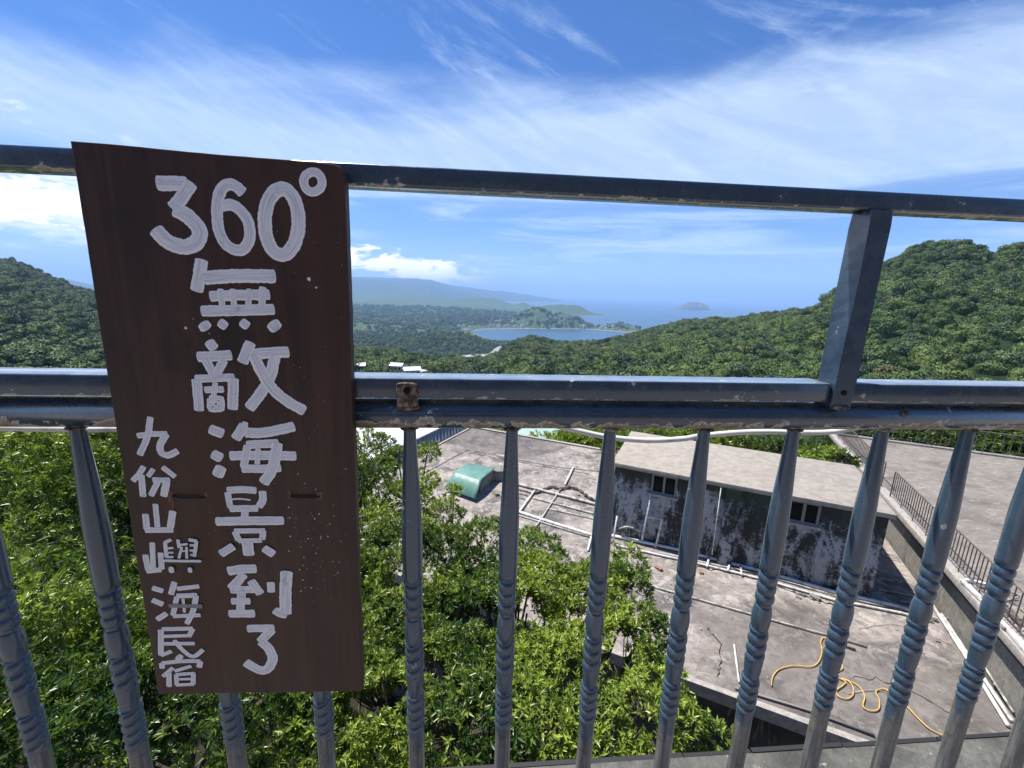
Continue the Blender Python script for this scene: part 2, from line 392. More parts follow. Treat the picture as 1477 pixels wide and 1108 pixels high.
# ------------------------------------------------------------------ terrain (one polar sheet), sea, haze
SEA = -250.
def col(px, py, R): a, e = azel(px, py); return (a, R, R*math.tan(e))
# ridge curves: azimuth -> distance, height, read as real hills at their distances
near_ridge = [(-1.40, 900, 40), (-1.05, 1050, 20)] + [col(x, y, R) for x, y, R in (
    (0, 376, 1150), (20, 379, 1150), (60, 395, 1150), (100, 412, 1150), (135, 424, 1180), (200, 440, 1250), (300, 462, 1300), (420, 484, 1200), (505, 503, 1000),
    (560, 511, 900), (620, 525, 850), (660, 528, 820), (700, 525, 850), (722, 515, 1000), (750, 497, 1250), (765, 492, 1300), (800, 497, 1250), (840, 496, 1150), (871, 496, 1050),
    (900, 490, 980), (936, 479, 900), (981, 467, 820), (1040, 463, 740), (1100, 458, 680), (1140, 452, 650), (1175, 448, 620), (1195, 430, 590), (1215, 412, 580), (1260, 392, 570), (1300, 372, 560),
    (1320, 362, 555), (1345, 354, 550), (1385, 352, 545), (1410, 360, 540), (1430, 370, 538), (1450, 366, 530), (1477, 350, 520), (1520, 335, 515))] + [(1.05, 500, 75), (1.4, 480, 60)]
mid_ridge = [(-1.4, 2500, -60), (-.8, 2300, -100)] + [col(x, y, R) for x, y, R in (
    (420, 478, 2000), (505, 485, 1900), (545, 486, 1850), (590, 485, 1800), (633, 481, 1750), (665, 480, 1750), (690, 487, 1720), (712, 498, 1650), (728, 505, 1600), (745, 512, 1550), (800, 530, 1500))] + [(.3, 1500, -260), (1.4, 1500, -260)]
far_ridge = [(-1.4, 17000, 500), (-1., 17000, 420)] + [col(x, y, R) for x, y, R in (
    (0, 398, 15000), (60, 400, 15000), (100, 403, 15000), (135, 411, 15000), (200, 408, 15500), (300, 404, 16000), (420, 400, 16500), (505, 399, 16500), (545, 399, 16500), (577, 402, 16500), (600, 401, 16500), (619, 403, 16500), (640, 408, 16500), (656, 412, 16500),
    (680, 416, 17000), (722, 420, 17500), (759, 424, 18000), (790, 429, 18500), (800, 433, 18500))] + [(.2, 18500, -320), (1.4, 18500, -320)]
def cur(tab, A, k): tt = np.array(sorted(tab)); return np.interp(A, tt[:, 0], tt[:, k])
coast_px = [(679, 479), (690, 475.5), (727, 474.5), (765, 474), (841, 474.5), (879, 477.5), (905, 480), (928, 477.5), (915, 474), (893, 473), (862, 472), (846, 470), (836, 466), (826, 461), (806, 458), (803, 455.6), (845, 456), (877, 456),
            (877, 454.6), (848, 452.4), (845, 450), (820, 446.5), (790, 445), (766, 443), (764, 440.5), (742, 439.5), (722, 438.5), (712, 436.5), (730, 434.5)]
coast = [tuple(atz(x, y, SEA)[:2]) for x, y in coast_px]
coast += [(2600, 14500), (4200, 20500), (2500, 26000), (-30000, 26000), (-30000, -400), (9000, -400), (6000, 1500), (2500, 1900)]
coast += [tuple(atz(x, y, SEA)[:2]) for x, y in ((860, 497), (800, 501), (744, 493), (716, 492), (694, 486))]
CP = np.array(coast)
def inside(x, y):
    r = np.zeros(x.shape, bool); j = len(CP)-1
    for i in range(len(CP)):
        xi, yi = CP[i]; xj, yj = CP[j]
        c = ((yi > y) != (yj > y)) & (x < (xj-xi)*(y-yi)/(yj-yi+1e-9)+xi); r ^= c; j = i
    return r
def cdist(x, y):
    dm = np.full(x.shape, 1e9)
    for i in range(len(CP)):
        a = CP[i-1]; b_ = CP[i]; ab = b_-a; tt = np.clip(((x-a[0])*ab[0]+(y-a[1])*ab[1])/(ab@ab+1e-9), 0, 1)
        dm = np.minimum(dm, np.hypot(x-a[0]-tt*ab[0], y-a[1]-tt*ab[1]))
    return dm
bumps = []
def bump_at(px, py, R, sx, sy, base=SEA+6):
    a, e = azel(px, py); bumps.append((R*math.sin(a), R*math.cos(a), a, max(5, R*math.tan(e)-base), sx, sy, base))
bump_at(773, 449, 3500, 95, 260); bump_at(748, 457, 3500, 90, 200); bump_at(800, 459, 3500, 110, 220); bump_at(831, 458, 3450, 70, 160); bump_at(815, 462, 3450, 60, 150)
bump_at(894, 468, 3450, 60, 90); bump_at(910, 471, 3450, 80, 90)
bump_at(812, 442, 5900, 240, 300); bump_at(836, 446, 5900, 120, 200); bump_at(780, 445, 6000, 250, 250)
bump_at(755, 437, 7600, 120, 300); bump_at(715, 434, 8000, 260, 400); bump_at(680, 431, 8200, 330, 500); bump_at(630, 434, 8000, 420, 500); bump_at(570, 433, 8200, 500, 500)
bump_at(690, 452, 4600, 250, 350); bump_at(640, 446, 5200, 400, 400); bump_at(560, 447, 5000, 400, 500); bump_at(600, 462, 3500, 260, 300); bump_at(530, 463, 3400, 260, 300); bump_at(700, 465, 3700, 90, 200)
bump_at(560, 474, 2600, 200, 220); bump_at(520, 470, 2900, 260, 260); bump_at(640, 470, 3000, 170, 200)
def height(A, R):
    x, y = R*np.sin(A), R*np.cos(A)
    ins = inside(x, y); dc = cdist(x, y)
    land = SEA+3+np.minimum(dc*.05, 14)+np.clip(dc-150, 0, 2500)*.02*(fbm(x/420, y/420, 5, 3)-.28)*2
    land = np.where(ins, land, SEA-4-np.minimum(dc*.1, 40))
    for bx, by, a, h, sx, sy, base in bumps:
        dx, dy = x-bx, y-by; u = dx*math.cos(a)-dy*math.sin(a); v = dx*math.sin(a)+dy*math.cos(a)
        g = h*np.exp(-(u/sx)**2-(v/sy)**2)*(.82+.36*fbm(x/130, y/130, 4, 11))
        land = np.where(ins, land+g*(1 if h else 0), land)
    wob = .10*(fbm(x/230+5, y/230, 5, 21)-.5)
    # far mountains
    Rf, Zf = cur(far_ridge, A, 1), cur(far_ridge, A, 2)
    Zf = Zf+(fbm(A*30, A*0, 4, 5)-.5)*70
    sl_f = np.where(R < Rf, .085, .12)
    far = Zf-np.abs(R-Rf)*sl_f+(fbm(x/1500, y/1500, 5, 31)-.5)*300*np.clip(np.abs(R-Rf)/1500, 0, 1)
    # middle hill
    Rm, Zm = cur(mid_ridge, A, 1), cur(mid_ridge, A, 2)
    mid = Zm-np.abs(R-Rm)*np.where(R < Rm, .09, .30)*(1+4*wob)+(fbm(x/160, y/160, 5, 41)-.5)*36*np.clip(np.abs(R-Rm)/120, 0, 1)
    # near hills: slope from the valley under us up to the crest
    Rn, Zn = cur(near_ridge, A, 1), cur(near_ridge, A, 2)
    lr = np.array([0, 24, 40, 90, 170, 260]); lz = np.array([-11, -11.5, -14, -24, -37, -52])
    lz2 = np.array([-11, -11.5, -14, -26, -44, -66])
    base = np.interp(R, lr, lz)*(A > .3)+np.interp(R, lr, lz2)*(A <= .3)
    tt = np.clip((R-150)/(Rn-150), 0, 1); zs = np.where(A > .3, -35, -41.)
    sag = np.where(A > .45, .18, np.where(A < -.55, .35, .10))
    up_ = zs+(Zn-zs)*(tt**(1.15+sag))
    up_ = up_+(fbm(x/90, y/90, 5, 51)-.5)*24*np.sin(math.pi*tt)*np.clip(R/600, .2, 1)
    near = np.where(R < 150, base, up_)
    near = np.where(R > Rn, Zn-(R-Rn)*.42-(R-Rn)**2*.0001, near)
    z = np.maximum(np.maximum(land, far), np.where(ins | (R < 1600), np.maximum(mid, near), -400))
    z = np.where(~ins & (R > 1900), np.minimum(z, SEA-4), z)
    return z
na, nr = 620, 460
AA = np.linspace(rad(-80), rad(80), na)
RR = np.concatenate([np.linspace(0, 20, 6)[:-1], np.geomspace(20, 26000, nr-5)])
Ag, Rg = np.meshgrid(AA, RR, indexing='ij')
Zg = height(Ag, Rg)
V = np.stack([Rg*np.sin(Ag), Rg*np.cos(Ag), Zg], -1).reshape(-1, 3)
idx = np.arange(na*nr).reshape(na, nr)
F = np.stack([idx[1:, :-1], idx[1:, 1:], idx[:-1, 1:], idx[:-1, :-1]], -1).reshape(-1, 4)
def terr(T, b):
    p = T.pos; x, y, z = T.xyz(p); dist = T.add('ShaderNodeVectorMath', operation='LENGTH'); T.put(dist.inputs[0], p); dist = dist.outputs['Value']
    a = T.noise(p, .006, 8, .62); f = T.noise(p, .05, 6, .7); v = T.add('ShaderNodeTexVoronoi'); T.put(v.inputs['Vector'], p); v.inputs['Scale'].default_value = .075
    c = T.mix(T.ramp(f, .35, .65), (.014, .034, .012), (.045, .08, .025))
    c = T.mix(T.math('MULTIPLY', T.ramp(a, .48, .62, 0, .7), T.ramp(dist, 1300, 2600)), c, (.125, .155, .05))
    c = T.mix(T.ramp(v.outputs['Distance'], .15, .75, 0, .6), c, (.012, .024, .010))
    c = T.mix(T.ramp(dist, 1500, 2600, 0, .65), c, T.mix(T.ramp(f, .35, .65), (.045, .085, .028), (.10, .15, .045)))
    # cleared ground, fields and yards in the coastal lowland
    lowl = T.ramp(z, -185, -235)
    cl = T.ramp(T.noise(p, .014, 8, .75), .565, .62)
    c = T.mix(T.math('MULTIPLY', T.math('MULTIPLY', cl, lowl), .75), c, (.24, .23, .19))
    shore = T.ramp(z, -245.5, -247.5)
    c = T.mix(T.math('MULTIPLY', shore, T.ramp(dist, 9000, 6000)), c, (.26, .23, .18))
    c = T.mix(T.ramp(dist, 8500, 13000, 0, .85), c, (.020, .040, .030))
    soil = T.ramp(dist, 60, 30)
    c = T.mix(soil, c, (.03, .028, .02))
    setc(T, b, c, .95, T.bump(T.math('ADD', v.outputs['Distance'], f), .9, 6))
    b.inputs['Specular IOR Level'].default_value = .1
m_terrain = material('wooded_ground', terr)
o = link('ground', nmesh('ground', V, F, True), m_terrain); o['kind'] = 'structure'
def sea_(T, b):
    p = T.pos
    n1 = T.noise(T.mapping(p, (.004, .012, 1)), 1, 6, .6); n2 = T.noise(T.mapping(p, (.0006, .003, 1)), 1, 5, .6)
    setc(T, b, T.mix(n2, (.018, .065, .115), (.03, .095, .155)), T.ramp(n2, .35, .65, .30, .42), T.bump(n1, .2, 3))
m_sea = material('sea_water', sea_)
mb = MB(); mb.quad((-45000, 600, SEA), (45000, 600, SEA), (45000, 60000, SEA), (-45000, 60000, SEA))
o = mb.build('sea', m_sea); o['kind'] = 'structure'
# island on the horizon
aI, eI = azel(994, 446); RI = 10500
n1_, n2_ = 60, 24; V = []; F = []
for i in range(n1_+1):
    for j in range(n2_+1):
        u, v = i/n1_*2-1, j/n2_*2-1
        prof = np.interp(u, [-1, -.75, -.35, -.05, .25, .6, .85, .97, 1], [0, .16, .6, .92, 1, .86, .62, .1, 0])
        zz = 170*prof*max(0, 1-v*v)**.6*(.9+.2*random.random()) if 0 < i < n1_ else 0
        V.append((u*430, v*260, zz-3))
for i in range(n1_):
    for j in range(n2_): k = i*(n2_+1)+j; F.append((k, k+n2_+1, k+n2_+2, k+1))
m_isl = material('island_scrub', lambda T, b: setc(T, b, T.mix(T.ramp(T.noise(T.pos, .02, 5), .4, .6), (.05, .07, .04), (.12, .11, .09)), .95))
o = link('island', nmesh('island', V, F, True), m_isl); o['kind'] = 'structure'
o.location = (RI*math.sin(aI), RI*math.cos(aI), SEA); o.rotation_euler = (0, 0, -aI)

# haze
mh = bpy.data.materials.new('haze_air'); mh.use_nodes = True; T = NT(mh.node_tree); T.n.clear()
vo = T.add('ShaderNodeVolumePrincipled'); vo.inputs['Color'].default_value = (.42, .64, 1, 1); vo.inputs['Density'].default_value = 8e-5; vo.inputs['Anisotropy'].default_value = .1
om = T.add('ShaderNodeOutputMaterial'); T.l.new(vo.outputs[0], om.inputs['Volume'])
mb = MB(); mb.box(-50000, 50000, -3000, 62000, SEA-330, 600)
o = mb.build('haze', mh); o['kind'] = 'stuff'

# ------------------------------------------------------------------ woods on the hills
def crown_mesh(seed, n, flat=.8):
    r = np.random.default_rng(seed)
    lob = [(0, 0, .15, .62)]+[(r.uniform(-.55, .55), r.uniform(-.55, .55), r.uniform(-.15, .4), r.uniform(.28, .46)) for _ in range(7)]
    P = []; N = []
    for cx, cy, cz, rr in lob:
        k = int(n*rr**2/1.7); d_ = r.normal(size=(k, 3)); d_ /= np.linalg.norm(d_, axis=1)[:, None]; d_[:, 2] = np.where(d_[:, 2] < -.35, -d_[:, 2], d_[:, 2])
        q = np.array([cx, cy, cz])+d_*rr*r.uniform(.86, 1.06, (k, 1)); P.append(q); N.append(d_)
    P = np.concatenate(P); N = np.concatenate(N); N = N+r.normal(size=N.shape)*.42; N /= np.linalg.norm(N, axis=1)[:, None]
    t1 = np.cross(N, r.normal(size=N.shape)); t1 /= np.linalg.norm(t1, axis=1)[:, None]; t2 = np.cross(N, t1)
    s = r.uniform(.03, .075, (len(P), 1)); V = np.stack([P-t1*s*1.2, P-t2*s*.7, P+t1*s*1.2, P+t2*s*.7], 1).reshape(-1, 3)
    V[:, 2] *= flat
    F = np.arange(len(V)).reshape(-1, 4); tone = np.repeat(r.uniform(0, 1, len(P)), 4)
    # dim core so that one crown does not let the next one through
    th = np.linspace(0, 2*math.pi, 9)[:-1]; core = [(0, 0, .62*flat)]+[(.5*math.cos(q), .5*math.sin(q), .28*flat) for q in th]+[(.45*math.cos(q), .45*math.sin(q), -.5) for q in th]
    kb = len(V); V = np.concatenate([V, np.array(core)]); fs = [(kb, kb+1+i, kb+1+(i+1) % 8, kb+1+(i+1) % 8) for i in range(8)]
    me = bpy.data.meshes.new('crown'); faces = [tuple(f) for f in F.tolist()]+[(kb, kb+1+i, kb+1+(i+1) % 8) for i in range(8)]+[(kb+1+i, kb+9+i, kb+9+(i+1) % 8, kb+1+(i+1) % 8) for i in range(8)]
    me.from_pydata(V.tolist(), [], faces); me.update()
    a = me.attributes.new('tone', 'FLOAT', 'POINT'); a.data.foreach_set('value', np.concatenate([tone, np.zeros(17)]).astype(np.float32))
    return me
def woodmat(name, dark, light, third):
    m = bpy.data.materials.new(name); m.use_nodes = True; T = NT(m.node_tree); b = T.n['Principled BSDF']
    r = T.add('ShaderNodeObjectInfo').outputs['Random']; tn = T.add('ShaderNodeAttribute', attribute_name='tone').outputs['Fac']
    pos = T.add('ShaderNodeNewGeometry').outputs['Position']
    c = T.mix(T.ramp(r, .0, .9), dark, light)
    r2 = T.math('FRACT', T.math('MULTIPLY', r, 17.3)); r3 = T.math('FRACT', T.math('MULTIPLY', r, 41.7))
    c = T.mix(T.ramp(r2, .86, .9, 0, .8), c, (.15, .19, .05)); c = T.mix(T.ramp(r3, .82, .86, 0, .75), c, (.030, .062, .040)); c = T.mix(T.ramp(r3, .02, .01, 0, .5), c, (.14, .11, .05))
    c = T.mix(T.ramp(T.noise(pos, .012, 4), .5, .66, 0, .75), c, third)
    c = T.mix(T.math('MULTIPLY', T.ramp(tn, .3, 1), .35), c, (.15, .20, .05))
    T.put(b.inputs['Base Color'], c); b.inputs['Roughness'].default_value = .6; b.inputs['Specular IOR Level'].default_value = .25
    return m
m_wood1 = woodmat('hill_foliage', (.014, .042, .013), (.092, .150, .034), (.125, .175, .042))
src = bpy.data.collections.new('crown_kinds')
for i in range(6):
    me = crown_mesh(100+i, 1500, [.8, .95, .7, .85, 1.0, .75][i]); me.materials.append(m_wood1)
    src.objects.link(bpy.data.objects.new('crown_kind', me))
ng = bpy.data.node_groups.new('scatter', 'GeometryNodeTree')
ng.interface.new_socket('Geometry', in_out='INPUT', socket_type='NodeSocketGeometry'); ng.interface.new_socket('Geometry', in_out='OUTPUT', socket_type='NodeSocketGeometry')
gi = ng.nodes.new('NodeGroupInput'); go = ng.nodes.new('NodeGroupOutput'); mp = ng.nodes.new('GeometryNodeMeshToPoints'); ip = ng.nodes.new('GeometryNodeInstanceOnPoints')
ci = ng.nodes.new('GeometryNodeCollectionInfo'); ci.inputs['Collection'].default_value = src; ci.inputs['Separate Children'].default_value = True; ci.inputs['Reset Children'].default_value = True
sa = ng.nodes.new('GeometryNodeInputNamedAttribute'); sa.data_type = 'FLOAT_VECTOR'; sa.inputs['Name'].default_value = 'sc'
ra = ng.nodes.new('GeometryNodeInputNamedAttribute'); ra.data_type = 'FLOAT_VECTOR'; ra.inputs['Name'].default_value = 'ro'
rnd = ng.nodes.new('FunctionNodeRandomValue'); rnd.data_type = 'INT'; rnd.inputs['Min'].default_value = 0; rnd.inputs['Max'].default_value = 5
L = ng.links.new
L(gi.outputs[0], mp.inputs[0]); L(mp.outputs[0], ip.inputs['Points']); L(ci.outputs[0], ip.inputs['Instance']); ip.inputs['Pick Instance'].default_value = True
L([s_ for s_ in rnd.outputs if s_.type == 'INT'][0], ip.inputs['Instance Index']); L(sa.outputs[0], ip.inputs['Scale'])
L(ra.outputs[0], ip.inputs['Rotation']); L(ip.outputs[0], go.inputs[0])
def scatter(name, P, S, label, cat='forest'):
    me = bpy.data.meshes.new(name); me.vertices.add(len(P)); me.vertices.foreach_set('co', P.astype(np.float32).ravel())
    a = me.attributes.new('sc', 'FLOAT_VECTOR', 'POINT'); a.data.foreach_set('vector', S.astype(np.float32).ravel())
    ro = np.zeros_like(P); ro[:, 2] = rng.uniform(0, 6.28, len(P)); ro[:, 0] = rng.normal(0, .12, len(P)); ro[:, 1] = rng.normal(0, .12, len(P))
    a = me.attributes.new('ro', 'FLOAT_VECTOR', 'POINT'); a.data.foreach_set('vector', ro.astype(np.float32).ravel())
    o = link(name, me, None); md = o.modifiers.new('scatter', 'NODES'); md.node_group = ng
    return tag(o, label, cat, kind='stuff')
def sample_hills(a0, a1, r0, r1, spacing, seed):
    r = np.random.default_rng(seed); out = []
    n = int((a1-a0)*(r1*r1-r0*r0)/2/spacing**2)
    A = r.uniform(a0, a1, n); R = np.sqrt(r.uniform(r0*r0, r1*r1, n)); z = height(A, R)
    # drop what stands behind a crest
    ca = np.linspace(a0, a1, 260); cr = np.geomspace(60, r1, 160); G1, G2 = np.meshgrid(ca, cr, indexing='ij')
    E = np.maximum.accumulate(np.arctan2(height(G1, G2), G2), axis=1)
    ia = np.clip(((A-a0)/(a1-a0)*259).round().astype(int), 0, 259); ir = np.clip(np.searchsorted(cr, R)-1, 0, 159)
    vis = np.arctan2(z+10, R) > E[ia, ir]-.001
    ok = vis & (z > SEA+4)
    return A[ok], R[ok], z[ok]
ROAD = None
def hill(name, a0, a1, r0, r1, sp, size, seed, label, keep=None):
    A, R, z = sample_hills(a0, a1, r0, r1, sp, seed)
    if keep is not None: k = keep(A, R, z); A, R, z = A[k], R[k], z[k]
    n = len(A); s = rng.gamma(9, 1/9., n)*size*rng.choice([.5, .7, .9, 1, 1.2, 1.8], n); s = np.clip(s, size*.5, size*1.9)
    P = np.stack([R*np.sin(A), R*np.cos(A), z+s*.25], 1)
    S = np.stack([s*rng.uniform(.85, 1.15, n), s*rng.uniform(.85, 1.15, n), s*rng.uniform(.85, 1.45, n)], 1)
    print(name, n); return scatter(name, P, S, label)
def no_yard(A, R, z):
    cut = np.zeros(A.shape, bool)
    for px, py, RR_, wa, wr in yards:
        a, e = azel(px, py); cut |= (np.abs(A-a)*RR_ < wa) & (np.abs(R-RR_) < wr)
    return ~cut
yards = [(580, 527, 150, 12, 40), (60, 512, 430, 22, 30), (520, 522, 210, 10, 30)]
azr = azel(745, 495)[0]
hill('forest', azr, rad(56), 130, 1330, 4.6, 3.8, 1, 'dense green wood covering the steep hill on the right and its spur down to the bay', no_yard)
hill('forest', rad(-52), rad(-24), 150, 1400, 5.8, 4.0, 2, 'green wooded hill on the far left beyond the sign board', no_yard)
hill('forest', rad(-24), azr, 120, 1350, 5.4, 3.9, 3, 'wooded valley slope just right of the sign above the middle rail', no_yard)
hill('forest', rad(-20), azel(760, 500)[0], 1350, 2150, 9.5, 6.0, 4, 'rounded wooded hill left of the bay')
hill('forest', rad(-22), azel(930, 470)[0], 2150, 5200, 26, 13, 5, 'hazy green lowland woods and headland hills round the harbour', lambda A, R, z: (z > SEA+9) & (fbm(R*np.sin(A)/90, R*np.cos(A)/90, 4, 77) > .42))

# ------------------------------------------------------------------ far houses, roads, yards
def simple_house(name, loc, rot, w_, d_, h_, wallm, roofm, label, group=None, pitched=False, windows=0):
    r = empty(name, loc, label, 'house', group); r.rotation_euler = (0, 0, rot)
    MB().box(-w_/2, w_/2, -d_/2, d_/2, -6, h_).build('wall', wallm, r)
    if pitched:
        m_ = MB(); k = .08*w_
        pts = [(-w_/2-k, -d_/2-k, h_+.02), (w_/2+k, -d_/2-k, h_+.02), (w_/2+k, d_/2+k, h_+.02), (-w_/2-k, d_/2+k, h_+.02), (-w_/2-k, 0, h_+d_*.28), (w_/2+k, 0, h_+d_*.28)]
        m_.v = pts; m_.f = [(0, 1, 5, 4), (2, 3, 4, 5), (1, 2, 5), (3, 0, 4), (3, 2, 1, 0)]; m_.build('roof', roofm, r)
    else: MB().box(-w_/2-.3, w_/2+.3, -d_/2-.3, d_/2+.3, h_+.02, h_+.5).build('roof', roofm, r)
    for i in range(windows):
        x = -w_/2+w_*(i+.5)/windows
        MB().box(x-.5, x+.5, -d_/2-.06, -d_/2-.01, h_-2, h_-.8).build('window', m_glass, r)
    return r
m_hw = material('pale_house_wall', col=(.55, .53, .5), rough=.8); m_hr = material('white_metal_roof', col=(.74, .74, .73), rough=.5)
m_hr2 = material('grey_far_roof', col=(.30, .31, .33), rough=.7); m_hr3 = material('red_far_roof', col=(.30, .14, .10), rough=.7)
hm = {}
def town(px, py):
    p = atz(px, py, SEA+6); A = math.atan2(p[0], p[1]); R = math.hypot(p[0], p[1])
    z = float(height(np.array([A]), np.array([R]))[0])
    if z < SEA+1: return
    k = random.randrange(8)
    if k not in hm:
        w_, d_, h_ = random.uniform(9, 24), random.uniform(8, 13), random.uniform(5, 14)
        m1 = MB().box(-w_/2, w_/2, -d_/2, d_/2, -8, h_).mesh(); m1.materials.append(m_hw)
        m2 = MB().box(-w_/2-.3, w_/2+.3, -d_/2-.3, d_/2+.3, h_+.02, h_+.6).mesh(); m2.materials.append([m_hr, m_hr2, m_hr3, m_hr][k % 4]); hm[k] = (m1, m2)
    r = empty('far_house', (p[0], p[1], z), 'tiny pale house in the harbour town by the bay', 'house', 'far houses of the harbour town'); r.rotation_euler = (0, 0, random.uniform(-.5, .5))
    link('wall', hm[k][0], None, r); link('roof', hm[k][1], None, r)
for i in range(110):
    x = random.uniform(700, 900); town(x, np.interp(x, [700, 760, 840, 900], [471, 471.5, 472.3, 475.5])+random.gauss(0, 1.0))
for i in range(60): town(random.gauss(745, 22), random.gauss(463, 4))
for i in range(45): town(random.uniform(560, 760), random.uniform(442, 458))
for i in range(30): town(random.gauss(670, 12), random.gauss(475, 2))
def strip_on_ground(name, pts, width, m, lift, R0=None):
    """flat ribbon laid on the ground along (x, y) points"""
    P = catmull([(*p, 0) for p in pts], 8); V = []; F = []
    for i, p in enumerate(P):
        q = P[min(i+1, len(P)-1)]-P[max(i-1, 0)]; q = q/np.linalg.norm(q); n = np.array([-q[1], q[0], 0])
        for s in (-1, 0, 1):
            c = p+n*s*width/2; A = math.atan2(c[0], c[1]); R = math.hypot(c[0], c[1])
            V.append((c[0], c[1], float(height(np.array([A]), np.array([R]))[0])+lift))
    for i in range(len(P)-1):
        for s in (0, 1): k = i*3+s; F.append((k, k+1, k+4, k+3))
    return link(name, nmesh(name, V, F), m)
m_yard = material('pale_gravel', lambda T, b: setc(T, b, T.mix(T.ramp(T.noise(T.pos, .08, 5), .4, .6), (.42, .40, .36), (.22, .22, .19)), .9))
def onr(px, R): a, _ = azel(px, 500); return (R*math.sin(a), R*math.cos(a))
o = strip_on_ground('road', [onr(628, 1290), onr(650, 1320), onr(680, 1360), onr(705, 1440), onr(722, 1560), onr(736, 1800)], 26, m_yard, 9); o['kind'] = 'structure'
# two white-roofed houses just above the middle rail
for (px, py, R, w_, d_, rz, lab, pit) in ((594, 532, 190, 6.5, 4.5, .3, 'small house with white pitched roof above the rusty rail bracket', True), (573, 526, 230, 6, 4.5, -.2, 'low house with pale sheet roof left of the white-roofed house in the valley', True),
                                      (519, 526, 260, 6, 5, .1, 'half-hidden white roof in the trees beside the sign edge', True), (609, 535, 200, 3, 3, .8, 'tiny outbuilding with white roof right of the white-roofed house', False)):
    a, e = azel(px, py); p = (R*math.sin(a), R*math.cos(a), R*math.tan(e)-2.9)
    simple_house('house', p, rz, w_, d_, 2.6, m_hw, m_hr, lab, None, pit, 3)
# quarried bank and road on the left hill
pa = [atd(x, y, 430) for x, y in ((24, 506), (55, 505), (95, 506))]; pb = [atd(x, y, 425) for x, y in ((18, 528), (55, 529), (100, 528))]
m_cut = material('bare_rock_bank', lambda T, b: setc(T, b, T.mix(T.ramp(T.noise(T.pos, .25, 7, .7), .42, .6), (.07, .08, .05), (.25, .23, .20)), .95, T.bump(T.noise(T.pos, .4, 6), 1, 2)))
mb = MB(); back = np.array([0, 14, 0])
for i in range(2): mb.box8([pb[i], pb[i+1], pb[i+1]+back, pb[i]+back, pa[i], pa[i+1], pa[i+1]+back, pa[i]+back])
tag(mb.build('retaining_bank', m_cut), 'bare rocky bank below the road on the left hill, just above the middle rail', 'bank')
mb = MB()
for i in range(2): mb.box8([pa[i]+(0, .5, .1), pa[i+1]+(0, .5, .1), pa[i+1]+back, pa[i]+back, pa[i]+(0, .5, .9), pa[i+1]+(0, .5, .9), pa[i+1]+back+(0, 0, .9), pa[i]+back+(0, 0, .9)])
o = mb.build('road', m_yard); o['kind'] = 'structure'

# ------------------------------------------------------------------ near buildings; local frame (u along the hut wall, v away)
O2 = np.array([4.23, 11.84]); UD = np.array([.8722, -.4892]); VD = np.array([.4892, .8722])
def loc(p): q = O2+UD*p[0]+VD*p[1]; return (q[0], q[1], p[2])
def to_uv(P): q = np.array(P[:2])-O2; return float(q@UD), float(q@VD)
def onwall(px, py, v):          # point on the vertical plane v = const
    r = ray(px, py); n = np.array([*VD, 0]); k = (v+O2@VD)/(r@n); return r*k
ZR = -7.0
mbld = empty('flat_roofed_building', loc((0, 0, -11)), 'low concrete building with stained flat roof full of pipes below the railing', 'building')
def part(mb, name, m, par, **k):
    o = mb.build(name, m, None, **k); o.parent = par; o.matrix_parent_inverse = Matrix.Translation(-Vector(par.location)) if par.type == 'EMPTY' and par.parent is None else Matrix.Identity(4)
    return o
def fix(par): return Matrix.Translation(par.location).inverted()
# roof slab as a fine grid so that the surface can be slightly uneven
nu, nv = 90, 62; us = np.linspace(-8.7, 7.72, nu); vs = np.linspace(-4.8, 6.45, nv); V = []
for a in us:
    for b_ in vs:
        q = loc((a, b_, 0)); V.append((q[0], q[1], ZR+.012*(fbm(np.array([a*1.3]), np.array([b_*1.3]), 3, 8)[0]-.5)))
F = [(i*nv+j, (i+1)*nv+j, (i+1)*nv+j+1, i*nv+j+1) for i in range(nu-1) for j in range(nv-1)]
o = link('roof', nmesh('roof', V, F, True), m_roof, mbld); o.matrix_parent_inverse = fix(mbld)
part(MB().box(-8.6, 7.7, -4.7, 6.4, -7.22, -7.03, loc), 'roof_slab', m_curb, mbld)
m_darkwall = material('dark_front_wall', concrete((.05, .055, .05), (.09, .09, .08), (.02, .022, .02), (.45, .6)))  # darker concrete for the near front wall only
part(MB().box(-8.5, 7.6, -4.6, -4.35, -11.5, -7.22, loc), 'wall', m_darkwall, mbld)
part(MB().box(-8.5, 7.6, 6.1, 6.35, -11.5, -7.22, loc), 'wall', m_side, mbld)
part(MB().box(-8.5, -8.25, -4.35, 6.1, -11.5, -7.22, loc), 'wall', m_side, mbld)
part(MB().box(-8.72, 7.6, -4.9, -4.78, -7.2, -6.955, loc), 'kerb', m_curb, mbld)
part(MB().box(-8.72, 6.9, 6.38, 6.55, -7.2, -6.93, loc), 'kerb', m_curb, mbld)
part(MB().box(-8.74, -8.62, -4.7, 6.3, -7.2, -6.95, loc), 'kerb', m_curb, mbld)

hut = empty('rooftop_hut', loc((0, 0, ZR)), 'mould-blackened rooftop hut with flat concrete roof and two small sliding windows', 'hut')
zt = -4.68
